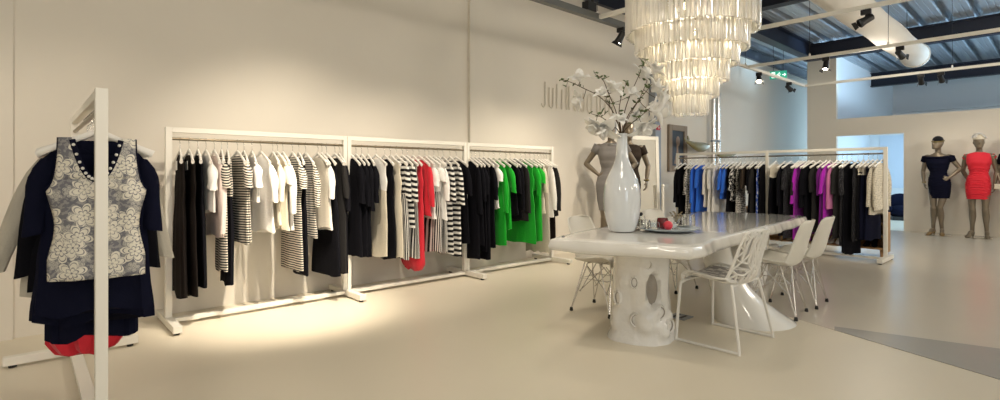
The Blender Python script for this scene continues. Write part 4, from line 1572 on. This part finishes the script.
# floor socket plate near the trunk
p = W(680, 317, 1.2 * F_ / (317 - HZ))
o = MB().box((0, 0, .0035), (.16, .16, .007)).build('floor_socket', M['pier'], loc=(p.x, p.y, 0), rz=0) if False else MB().box((0, 0, .0035), (.16, .16, .007)).build('floor_socket', M['pier'], loc=(p.x, p.y, 0), smooth=False, bevel=.002)
tag(o, 'small grey floor socket plate beside the trunk leg', 'floor socket')
MB().box((0, -.03, .008), (.11, .02, .003)).box((0, .03, .008), (.11, .02, .003)).build('socket_lid', M['black'], o, smooth=False)

# ------------------------------------------------------------------ chairs


def shell_pt(u, v):
    """u in -1..1 across, v in 0..1 from seat front to back top. Front of chair is -y."""
    prof = [(-.215, .425), (-.20, .448), (-.12, .445), (0., .43), (.10, .425), (.165, .445), (.205, .52), (.225, .60), (.25, .70), (.275, .79), (.285, .815)]
    k = v * (len(prof) - 1)
    i = min(int(k), len(prof) - 2)
    f = k - i

    def cr(c):
        P = [prof[max(i - 1, 0)][c], prof[i][c], prof[i + 1][c], prof[min(i + 2, len(prof) - 1)][c]]
        return .5 * (2 * P[1] + (P[2] - P[0]) * f + (2 * P[0] - 5 * P[1] + 4 * P[2] - P[3]) * f * f + (3 * P[1] - P[0] - 3 * P[2] + P[3]) * f ** 3)
    y, z = cr(0), cr(1)
    seat = max(0, min(1, (.55 - v) / .12))
    wd = .225 + .012 * sin(pi * min(1, v * 1.6)) - .03 * max(0, (v - .5) / .5)
    # rounded corners at the top and at the front
    if v > .8:
        wd *= sqrt(max(.0, 1 - ((v - .8) / .225) ** 2.6)) * .999
    if v < .1:
        wd *= .93 + .07 * sqrt(v / .1)
    x = wd * u
    curl = abs(u) ** 2.6
    z += .055 * curl * seat * min(1, v * 6)
    y -= .075 * curl * (1 - seat) * (1 - .5 * max(0, (v - .6) / .4))
    return Vector((x, y, z))


def shell_chair(loc, rz, label):
    t = thing('shell_chair', label, 'chair', (*loc, 0), rz, 'off-white shell chairs at the table')
    mb = MB()
    mb.loft([[shell_pt(-1 + 2 * i / 24, j / 34) for i in range(25)] for j in range(35)], closed=False)
    mb.build('seat_shell', M['shell'], t, solid=.008, ang=60)
    br = MB()
    top = {}
    for sx in (-1, 1):
        for sy in (-1, 1):
            lg = MB()
            ft = (sx * .19, sy * .19 + .0, .018)
            for k in (0, 1):
                tp = (sx * (.13 if k else .06), sy * (.06 if k else .13), .425)
                lg.tube([ft, tp], .0055, 8)
            l_ = lg.build('leg', M['chrome'], t)
            MB().lathe([(.014, 0), (.016, .006), (.012, .03), (.006, .034)], 12, (ft[0], ft[1], 0)).build('glide', M['black'], l_)
    # crossed braces
    for a, b in (((-.145, -.13, .17), (.09, -.10, .40)), ((.145, -.13, .17), (-.09, -.10, .40)), ((-.145, .13, .17), (.09, .10, .40)), ((.145, .13, .17), (-.09, .10, .40)), ((-.13, -.145, .17), (-.10, .09, .40)), ((-.13, .145, .17), (-.10, -.09, .40)), ((.13, -.145, .17), (.10, .09, .40)), ((.13, .145, .17), (.10, -.09, .40))):
        br.tube([a, b], .004, 6)
    br.tube([(-.13, -.13, .285), (.13, -.13, .285), (.13, .13, .285), (-.13, .13, .285)], .0045, 6, closed=True)
    for s_ in (-1, 1):
        br.tube([(-.13, s_ * .06, .424), (.13, s_ * .06, .424)], .006, 6)
        br.tube([(s_ * .06, -.13, .424), (s_ * .06, .13, .424)], .006, 6)
    br.build('wire_brace', M['chrome'], t)
    return t


shell_chair((3.76, 2.79), radians(6), 'off-white shell chair at the near end, beyond table, left of trunk leg')
shell_chair((5.02, 2.84), radians(-4), 'off-white shell chair behind the platter on the wall side')
shell_chair((4.82, 1.72), radians(180 + 6), 'off-white shell chair just behind the lattice chair')
shell_chair((5.36, 1.72), radians(180 + 4), 'off-white shell chair nearest the far rack, at table end')

# lattice chair
t = thing('lattice_chair', 'white lattice-backed chair with sled wire legs and patterned seat pad', 'chair', (3.77, 1.70, 0), radians(180))
rp = random.Random(5)
nodes = []
NB_ = [(-1, k / 11) for k in range(12)] + [(1, k / 11) for k in range(12)] + [(-1 + k / 3.5, 0) for k in range(1, 7)] + [(-1 + k / 3.5, 1) for k in range(1, 7)]
nodes = [Vector(q) for q in NB_]
for _ in range(4000):
    q = Vector((rp.uniform(-.93, .93), rp.uniform(.03, .97)))
    if all(sqrt(((q.x - p_.x) * .215) ** 2 + ((q.y - p_.y) * .86) ** 2) > .052 for p_ in nodes):
        nodes.append(q)
res = delaunay_2d_cdt(nodes, [], [], 0, 1e-5)
vv, ee = res[0], res[1]
mb = MB()
for a, b in ee:
    ua, ub = vv[a], vv[b]
    border = (abs(abs(ua.x) - 1) < 1e-4 and abs(ua.x - ub.x) < 1e-4) or (ua.y < 1e-4 and ub.y < 1e-4) or (ua.y > .9999 and ub.y > .9999)
    if not border and rp.random() < .1:
        continue
    path = [shell_pt(*(ua.lerp(ub, k / 3))) + Vector((0, 0, 0)) for k in range(4)]
    if (path[0] - path[-1]).length < .004:
        continue
    mb.tube(path, .011 if border else .0075, 6, .8)
mb.build('lattice_shell', M['lattice'], t)
pad = MB()
pad.loft([[shell_pt(-.78 + 1.56 * i / 14, .07 + .4 * j / 12) + Vector((0, 0, .012 + .012 * (1 - abs(-1 + 2 * i / 14) ** 4) * (1 - abs(-1 + 2 * j / 12) ** 4))) for i in range(15)] for j in range(13)], closed=False, uvs=[[(i * .03, j * .03) for i in range(15)] for j in range(13)])
padm = dots('grey patterned seat pad', (.28, .26, .24), (.62, .58, .52), 16, .52, 'noise')
pad.build('seat_pad', padm, t, solid=.012)
for s_ in (-1, 1):
    x = s_ * .285
    xi = s_ * .20
    fr = MB()
    fr.tube(smooth_path([(xi, -.20, .425), (s_ * .235, -.205, .415), (s_ * .255, -.21, .38), (x, -.225, .03), (x, -.215, .012), (x, -.19, .009), (x, .19, .009), (x, .215, .012), (x, .225, .03), (s_ * .225, .155, .40), (xi, .14, .43)], 4), .0105, 8)
    fr.build('sled_leg', M['lattice'], t)
MB().tube([(-.20, -.20, .425), (.20, -.20, .425)], .0085, 8).tube([(-.20, .14, .43), (.20, .14, .43)], .0085, 8).build('seat_rail', M['lattice'], t)

# ------------------------------------------------------------------ vase and magnolia branches
vz = TT + .004
vc = W(622, 232, 4.22)
VX, VY = vc.x, vc.y
prof = [(.0, .0), (.085, .0), (.100, .006), (.110, .03), (.126, .08), (.140, .15), (.147, .22), (.146, .30), (.134, .38), (.108, .455), (.076, .52), (.055, .58), (.047, .64), (.044, .69), (.042, .74), (.044, .78), (.042, .788), (.037, .782), (.034, .75), (.034, .62)]
pp = [(v.x, v.y) for v in smooth_path([(a, b, 0) for a, b in prof], 3)]
o = MB().lathe(pp, 48, cap0=False, cap1=False).build('vase', M['vase'], loc=(VX, VY, vz), ang=80)
tag(o, 'tall white glossy bottle-shaped vase on the near end of table', 'vase')
VD = depth_of(VX, VY)
FLM = M['petal']


def add_flower(mb, c, dirv, s, rnd):
    dv = Vector(dirv).normalized()
    q = dv.to_track_quat('Z', 'Y')
    for ring, (n, op, ln) in enumerate(((4, .35, .8), (5, .95, 1.))):
        for k in range(n):
            b = PI2 * (k + .5 * ring) / n + rnd.uniform(-.2, .2)
            o_ = op + rnd.uniform(-.2, .25)
            L = s * ln * rnd.uniform(.85, 1.15)
            rows = []
            for f, w in ((0, .10), (.25, .26), (.5, .34), (.75, .28), (.93, .14), (1, .03)):
                ang = o_ * (.5 + .75 * f)
                rr = L * f * sin(ang)
                zz = L * f * cos(ang)
                row = []
                for e in (-1, -.5, 0, .5, 1):
                    lat = e * w * L
                    cup = .12 * L * e * e * (1 - .4 * f)
                    row.append(c + q @ Vector(((rr - cup * .7) * cos(b) - lat * sin(b), (rr - cup * .7) * sin(b) + lat * cos(b), zz + cup)))
                rows.append(row)
            mb.loft(rows, closed=False)


def add_leaf(mb, c, dirv, L, rnd):
    dv = Vector(dirv).normalized()
    sd = dv.cross(Vector((rnd.uniform(-1, 1), rnd.uniform(-1, 1), .3))).normalized()
    up = sd.cross(dv)
    mb.loft([[c + dv * L * f + sd * L * w * e + up * (L * .12 * abs(e) * 1. - L * .1 * f * f) for e in (-1, 0, 1)] for f, w in ((0, .03), (.25, .2), (.5, .25), (.8, .14), (1, .01))], closed=False)


# each: label, path in picture-plane steps with depth offset, flowers, leaf spots
BR = [
    ('magnolia branch reaching far left over the wall lettering', [(619, 137, 0), (613, 112, .02), (600, 97, .05), (583, 88, .08), (570, 82, .1), (561, 80, .12)], [(580, 82, .08, -2, -9, 9), (583, 99, .09, -9, 2, 9)], [(561, 80), (568, 81), (573, 86), (566, 87)]),
    ('magnolia branch rising left of centre with bluish-white bloom', [(620, 137, 0), (616, 112, -.05), (608, 92, -.1), (603, 80, -.12), (595, 74, -.12)], [(611, 93, -.12, 1, -8, 10), (604, 96, -.08, -5, -3, 7)], [(595, 73), (599, 78), (602, 80), (606, 78)]),
    ('magnolia branch climbing highest towards the chandelier', [(623, 137, 0), (624, 115, .05), (629, 98, .1), (636, 82, .14), (642, 68, .16), (646, 60, .17)], [(640, 78, .2, 5, -6, 10)], [(646, 60), (644, 66), (639, 76), (643, 62)]),
    ('upright magnolia branch with a dark bud at its tip', [(621, 137, 0), (619, 115, -.08), (621, 98, -.12), (626, 84, -.15)], [(618, 122, -.1, -1, -4, 7)], [(626, 82), (629, 86), (622, 96), (615, 104)]),
    ('magnolia branch leaning right with many small leaves', [(623, 137, 0), (627, 118, .03), (635, 105, .06), (645, 93, .1), (652, 84, .12)], [(651, 92, .14, 5, -7, 11), (646, 108, .1, 7, 1, 11)], [(637, 103), (641, 98), (633, 110), (648, 88)]),
    ('magnolia branch curving to the right-hand white blooms', [(624, 137, 0), (631, 124, -.03), (641, 116, -.05), (650, 108, -.06)], [(652, 112, -.06, 5, 1, 12), (641, 122, -.06, 2, 6, 11)], [(636, 117), (640, 112), (644, 112)]),
    ('low magnolia branch with drooping bloom left of vase neck', [(618, 137, 0), (611, 124, -.06), (601, 117, -.1), (592, 114, -.12)], [(605, 124, -.1, -4, 7, 12), (596, 121, -.12, -5, 6, 9)], [(591, 113), (602, 113), (605, 114)]),
    ('thin magnolia branch between the taller ones with a small bloom', [(622, 137, 0), (616, 120, .06), (610, 106, .12), (606, 98, .14)], [(630, 96, .1, 2, -6, 8)], [(606, 97), (609, 103)]),
    ('magnolia branch at the back with pale blooms under the chandelier', [(623, 137, 0), (630, 115, .18), (640, 98, .26), (649, 76, .3)], [(652, 74, .3, 3, -6, 11), (656, 98, .28, 6, 0, 11), (634, 112, .2, 3, 3, 9)], [(646, 80), (642, 92)]),
]
for lb, path, fls, lvs in BR:
    rnd = random.Random(len(lb))
    P3 = [W(a, b, VD + c) for a, b, c in path]
    P3[0] = Vector((VX + (P3[0].x - VX) * .4, VY + (P3[0].y - VY) * .4, vz + .775))
    t = thing('magnolia_branch', lb, 'branch', P3[0], 0, 'magnolia branches in the white vase')
    of = P3[0]
    P3 = [Vector((of.x * .5 + VX * .5, of.y * .5 + VY * .5, vz + .55))] + P3
    sp = smooth_path([p - of for p in P3], 5)
    mb = MB().tube(sp, [lerp(.0052, .0022, i / (len(sp) - 1)) for i in range(len(sp))], 7)
    for fx, fy, fd, dx, dy, s in fls:
        c = W(fx, fy, VD + fd) - of
        near = min(sp, key=lambda q: (q - c).length)
        if (near - c).length > .01:
            mb.tube([near, lerp(near, c, .5) + Vector((0, 0, -.008)), c], [.0028, .0024, .003], 6)
    for fx, fy in lvs:
        c = W(fx, fy, VD + path[-1][2]) - of
        near = min(sp, key=lambda q: (q - c).length)
        if (near - c).length > .006:
            mb.tube([near, c], .0018, 5)
    mb.build('stem', M['twig'], t)
    for fx, fy, fd, dx, dy, s in fls:
        fm = MB()
        add_flower(fm, W(fx, fy, VD + fd) - of, W(500 + dx, HZ + dy, 1) - W(500, HZ, 1) + Vector((rnd.uniform(-.004, .004), -.006, 0)), s / F_ * VD * 1.6, rnd)
        fm.build('bloom', FLM, t, solid=.0012)
    lm = MB()
    for fx, fy in lvs:
        c = W(fx, fy, VD + path[-1][2]) - of
        for _ in range(2):
            add_leaf(lm, c, (rnd.uniform(-1, 1), rnd.uniform(-1, 1), rnd.uniform(-.1, 1)), rnd.uniform(.028, .05), rnd)
    for k in range(4):
        i = rnd.randrange(len(sp) // 2, len(sp))
        add_leaf(lm, sp[i], (rnd.uniform(-1, 1), rnd.uniform(-1, 1), rnd.uniform(0, 1)), rnd.uniform(.02, .04), rnd)
    lm.build('leaves', M['leaf'], t, solid=.001)

# ------------------------------------------------------------------ platter with glass and candles
pc = W(668, 230.5, .462 * F_ / 56.5)
PXc, PYc = pc.x, pc.y
pz = TT + .004
o = MB().lathe([(.0, .0), (.17, .0), (.20, .006), (.245, .020), (.255, .026), (.248, .027), (.20, .012), (.0, .010)], 48, cap0=False, cap1=False).build('platter', mat('pale blue glazed platter', (.50, .58, .64), .15, coat=.5), loc=(PXc, PYc, pz))
tag(o, 'round pale blue platter holding candles and glassware on the table', 'platter')
pz += .012


def onp(px, dd=0.):
    d = depth_of(PXc, PYc) + dd
    p = W(px, 230, d)
    return (p.x, p.y, pz)


def jar(label, px, dd, r, h, m, name='glass_jar', cat='jar', lid=None):
    o = MB().lathe([(.0, .0), (r * .9, .0), (r, .006), (r, h * .8), (r * .9, h * .95), (r * .92, h), (r * .86, h), (r * .84, h * .9), (r * .93, h * .75), (r * .93, .012), (.0, .012)], 24, cap0=False, cap1=False).build(name, m, loc=onp(px, dd))
    tag(o, label, cat)
    if lid:
        MB().ball((0, 0, h + .012), (.02, .02, .018), 14, 8).build('knob', lid, o)
    return o


dkred = mat('dark red glass', (.16, .012, .015), .15, coat=.5)
jar('dark red square-shouldered candle jar on the platter', 662.5, .05, .046, .085, dkred, 'candle_jar', 'candle')
jar('low clear glass tumbler at the platter left edge', 645, .02, .045, .075, M['glass'], 'glass_tumbler', 'glass')
jar('clear glass jar with black knob beside the vase', 640.5, .12, .04, .10, M['glass'], 'glass_jar', 'jar', M['black'])
jar('clear glass bowl left of the dark red candle', 653.5, -.02, .05, .06, M['glass'], 'glass_bowl', 'bowl')
jar('tall clear tumbler at the right edge of platter', 689, .12, .05, .11, M['glass'], 'glass_tumbler', 'glass')
jar('clear glass cup between gilt sprig and right-hand tumbler', 681, .15, .04, .085, M['glass'], 'glass_cup', 'cup')
# red ball candle
x, y, z = onp(668, -.07)
o = MB().ball((0, 0, .036), (.037, .037, .037), 22, 14).build('ball_candle', mat('red wax', (.62, .035, .06), .35, var=.25, vscale=14), loc=(x, y, z))
tag(o, 'round red ball candle at the front of the platter', 'candle')
MB().tube([(0, 0, .07), (.002, 0, .084)], .002, 6).build('wick', M['black'], o)
# gilt sprig ornament in a goblet
x, y, z = onp(676, .02)
t = thing('goblet', 'small clear goblet with brown dried sprigs on the platter', 'goblet', (x, y, z))
MB().lathe([(.0, 0), (.03, 0), (.03, .004), (.005, .01), (.004, .035), (.02, .05), (.034, .085), (.032, .085), (.018, .053), (.0, .045)], 24, cap0=False, cap1=False).build('bowl', M['glass'], t)
sm = MB()
rs = random.Random(4)
for k in range(16):
    a = rs.uniform(0, PI2)
    tp = Vector((cos(a) * rs.uniform(.01, .05), sin(a) * rs.uniform(.01, .05), rs.uniform(.09, .135)))
    sm.tube([(0, 0, .05), tp], .0015, 5)
    add_leaf(sm, tp, (cos(a), sin(a), .5), .022, rs)
sm.build('dried_sprig', mat('dried brown leaf', (.22, .17, .09), .7), t, solid=.001)

# ------------------------------------------------------------------ chandelier
CC = W(690.5, 115, 4.8)
CX, CY = CC.x, CC.y
t = thing('chandelier', 'tiered glass tube chandelier hanging over the white table', 'chandelier', (CX, CY, 1.74))
TI = [(.565, 2.49, .42), (.478, 2.325, .34), (.395, 2.185, .32), (.312, 2.04, .30), (.228, 1.90, .29), (.142, 1.745, .30)]
NF = 12


def tube_mesh(L, name='glass_tube'):
    """Three-lobed hollow glass prism, top at z=0."""
    rings = []
    n = 18
    for z, k in ((0, .7), (-.006, 1), (-L + .008, 1), (-L, .8)):
        rings.append([((.0165 + .0055 * cos(3 * PI2 * j / n)) * k * cos(PI2 * j / n), (.0165 + .0055 * cos(3 * PI2 * j / n)) * k * sin(PI2 * j / n), z) for j in range(n)])
    return MB().loft(rings)


toCam = math.atan2(-CY, -CX)
cand = []
rt = random.Random(9)
for ti, (r, zb, L) in enumerate(TI):
    n = int(PI2 * r / .0445)
    for k in range(n):
        a = PI2 * k / n
        vis = cos(a - toCam)
        cand.append((vis, ti, a, r, zb, L))
cand.sort(key=lambda c: -c[0])
# a fair share of front tubes from every tier as parts of their own
ind, rest = [], []
per = [24, 21, 18, 15, 12, 10]
cnt = [0] * 6
for c in cand:
    if cnt[c[1]] < per[c[1]]:
        cnt[c[1]] += 1
        ind.append(c)
    else:
        rest.append(c)
protos = {}
for vis, ti, a, r, zb, L in ind:
    if ti not in protos:
        o = tube_mesh(L).build('glass_tube', M['tube'], t)
        protos[ti] = o
    else:
        o = protos[ti].copy()
        COL.objects.link(o)
        o.parent = t
    o.location = (r * cos(a), r * sin(a), zb + L - 1.74 + rt.uniform(-.006, .006))
    o.rotation_euler = (0, 0, a + rt.uniform(-.4, .4))
mb = MB()
for vis, ti, a, r, zb, L in rest:
    tm = tube_mesh(L)
    b = len(mb.v)
    of = Vector((r * cos(a), r * sin(a), zb + L - 1.74 + rt.uniform(-.006, .006)))
    R = Matrix.Rotation(a + rt.uniform(-.4, .4), 3, 'Z')
    mb.v += [of + R @ v for v in tm.v]
    for f in tm.f:
        mb.face([b + i for i in f])
o = mb.build('glass_tubes_behind', M['tube'], t)
o['kind'] = 'stuff'
fr = MB()
for r, zb, L in TI:
    z = zb + L - 1.74 + .008
    fr.tube([((r) * cos(PI2 * k / 48), r * sin(PI2 * k / 48), z) for k in range(48)], .010, 6, closed=True)
    for k in range(6):
        fr.tube([(r * cos(PI2 * k / 6), r * sin(PI2 * k / 6), z), (0, 0, z + .03)], .005, 6)
fr.tube([(0, 0, .2), (0, 0, 1.3)], .018, 10)
fr.build('frame', M['brass'], t)
MB().tube([(0, 0, 1.25), (0, 0, ROOF - 1.74)], .012, 8).build('hanging_rod', M['black'], t)
BU = []
for r, z, n in ((.44, 2.62, 8), (.32, 2.33, 6), (.2, 2.12, 4)):
    for k in range(n):
        a = PI2 * (k + .5) / n
        BU.append((r * cos(a), r * sin(a), z))
for x, y, z in BU:
    MB().ball((x, y, z - 1.74), (.018, .018, .035), 12, 8).build('bulb', M['bulb'], t)

# ------------------------------------------------------------------ light


def spot(name, loc, aim, W_, cone=60, blend=.8, col=(1, .86, .66), rad=.05):
    l = bpy.data.lights.new(name, 'SPOT')
    l.energy = W_
    l.spot_size = radians(cone)
    l.spot_blend = blend
    l.color = col
    l.shadow_soft_size = rad
    o = bpy.data.objects.new(name, l)
    COL.objects.link(o)
    o.location = loc
    o.rotation_euler = (Vector(aim) - Vector(loc)).to_track_quat('-Z', 'Y').to_euler()
    return o


WARM = (1, .87, .70)
WARM2 = (1, .90, .77)
# track lamps washing the long wall rack
for i, (x, ax, e) in enumerate(((-.6, .4, 60), (1.5, 1.9, 230), (3.0, 3.2, 110), (4.4, 4.6, 105), (5.33, 5.3, 115), (7.6, 7.2, 150))):
    spot('rack_wash_lamp', (x, TY - (.6 if i == 1 else .2), TZ - .2), (ax, 4.8, .9), e, 78, 1., WARM, .04)
spot('floor_lamp_beam', (1.75, 3.25, TZ - .15), (1.7, 4.66, 0), 620, 44, 1., WARM, .04)
spot('floor_fill_light', (4.2, 3.4, TZ - .15), (4.0, 3.5, 0), 62, 110, 1., WARM, .08)  # added fill for the floor, here and on the next line
spot('floor_fill_light', (2.4, 3.0, TZ - .15), (2.3, 2.6, 0), 58, 110, 1., WARM, .08)
spot('foreground_lamp', (2.6, 1.2, TZ - .1), (.2, 3.4, .9), 70, 50, 1., WARM, .05)
# added soft fill lights at track height, without fixtures
for (x, y, e) in ((-1.8, .6, 65), (.2, -2.6, 85), (5.2, -4.4, 55), (7.4, -2.6, 120), (9.4, -2.0, 120), (10.3, 2.2, 35), (11.76, -2.6, 80), (2.2, 1.6, 45)):
    l = bpy.data.lights.new('soft_fill_light', 'POINT')
    l.energy = e
    l.color = WARM2
    l.shadow_soft_size = .3
    o = bpy.data.objects.new('soft_fill_light', l)
    COL.objects.link(o)
    o.location = (x, y, TZ - .15)
spot('rack_lamp', (7.0, 1.8, TZ - .15), (8.7, 3.4, .9), 120, 70, 1., WARM, .05)
spot('rack_lamp', (7.3, .9, TZ - .15), (8.7, 2.0, .9), 60, 60, 1., WARM, .05)
spot('rack_lamp', (10.6, 3.2, TZ - .15), (9.0, 3.0, 0), 80, 80, 1., WARM, .05)
spot('wall_fill_light', (6.2, 2.6, TZ - .1), (6.6, 5.2, 2.5), 34, 100, 1., WARM2, .08)  # added fill that lifts the upper back wall
spot('table_lamp', (4.87, 1.2, TZ - .15), (4.4, 2.2, .7), 35, 60, 1., WARM, .05)
spot('mannequin_lamp', (11.76, 1.9, TZ - .15), (13.5, 1.75, 1.3), 38, 60, .9, WARM, .04)
spot('mannequin_lamp', (11.76, 1.2, TZ - .15), (13.5, 1.1, 1.3), 38, 60, .9, WARM, .04)
spot('mannequin_lamp', (5.2, 3.3, TZ - .15), (6.6, 4.7, 1.3), 35, 60, .9, WARM, .04)
# chandelier bulbs
for k, (z, e) in enumerate(((2.62, 20), (2.33, 10), (2.08, 6))):
    l = bpy.data.lights.new('chandelier_glow', 'POINT')
    l.energy = e
    l.color = (1, .90, .73)
    l.shadow_soft_size = .10
    o = bpy.data.objects.new('chandelier_glow', l)
    COL.objects.link(o)
    o.location = (CX, CY, z)
# assumed daylight in the hall beyond the partition and elsewhere, its windows not built


def area(name, loc, aim, W_, sx, sy, col):
    l = bpy.data.lights.new(name, 'AREA')
    l.shape = 'RECTANGLE'
    l.size, l.size_y = sx, sy
    l.energy = W_
    l.color = col
    o = bpy.data.objects.new(name, l)
    COL.objects.link(o)
    o.location = loc
    o.rotation_euler = (Vector(aim) - Vector(loc)).to_track_quat('-Z', 'Y').to_euler()
    return o


DAY = (.50, .76, 1.)
area('assumed_hall_daylight', (17.6, -7.8, 2.2), (17.6, 0, 2.6), 220, 7, 3.6, DAY)  # assumed daylight from an unseen window wall on the hall's open side
sk_ = area('deck_fill_light', (15.6, -7.6, .7), (12.8, -1.0, 4.2), 480, 5, 1.2, DAY)  # added fill aimed up to brighten the roof deck
sk_.data.spread = radians(70)
area('assumed_shop_daylight', (.5, -5.9, 1.7), (2.5, 2.0, 1.2), 110, 4.5, 2.6, (.80, .91, 1.))  # added cool fill for an assumed shop window; the wall here is solid
area('assumed_passage_daylight', (20.9, 4.65, 2.0), (13.0, 4.9, 1.9), 210, .9, 3.2, DAY)  # assumed cool daylight for the passage, added before a solid end wall
area('assumed_office_daylight', (16.0, 1.35, 1.4), (16.0, 4, 1.4), 90, 3.2, 1.6, DAY)  # assumed daylight for the small room, added before its windowless side wall

w = bpy.data.worlds.new('World')
scn.world = w
w.use_nodes = True
w.node_tree.nodes['Background'].inputs[0].default_value = (.62, .78, 1., 1)
w.node_tree.nodes['Background'].inputs[1].default_value = .25

# ------------------------------------------------------------------ camera
cam = bpy.data.cameras.new('Camera')
cam.sensor_width = 36
cam.lens = F_ / 1000 * 36
cam.shift_y = -.026
cam.clip_end = 100
co = bpy.data.objects.new('Camera', cam)
COL.objects.link(co)
co.location = (0, 0, EYE)
co.rotation_euler = (pi / 2, 0, -A_)
scn.camera = co
vs = scn.view_settings
vs.view_transform = 'Standard'
vs.look = 'None'
vs.gamma = 1
vs.use_curve_mapping = False
vs.exposure = -0.05
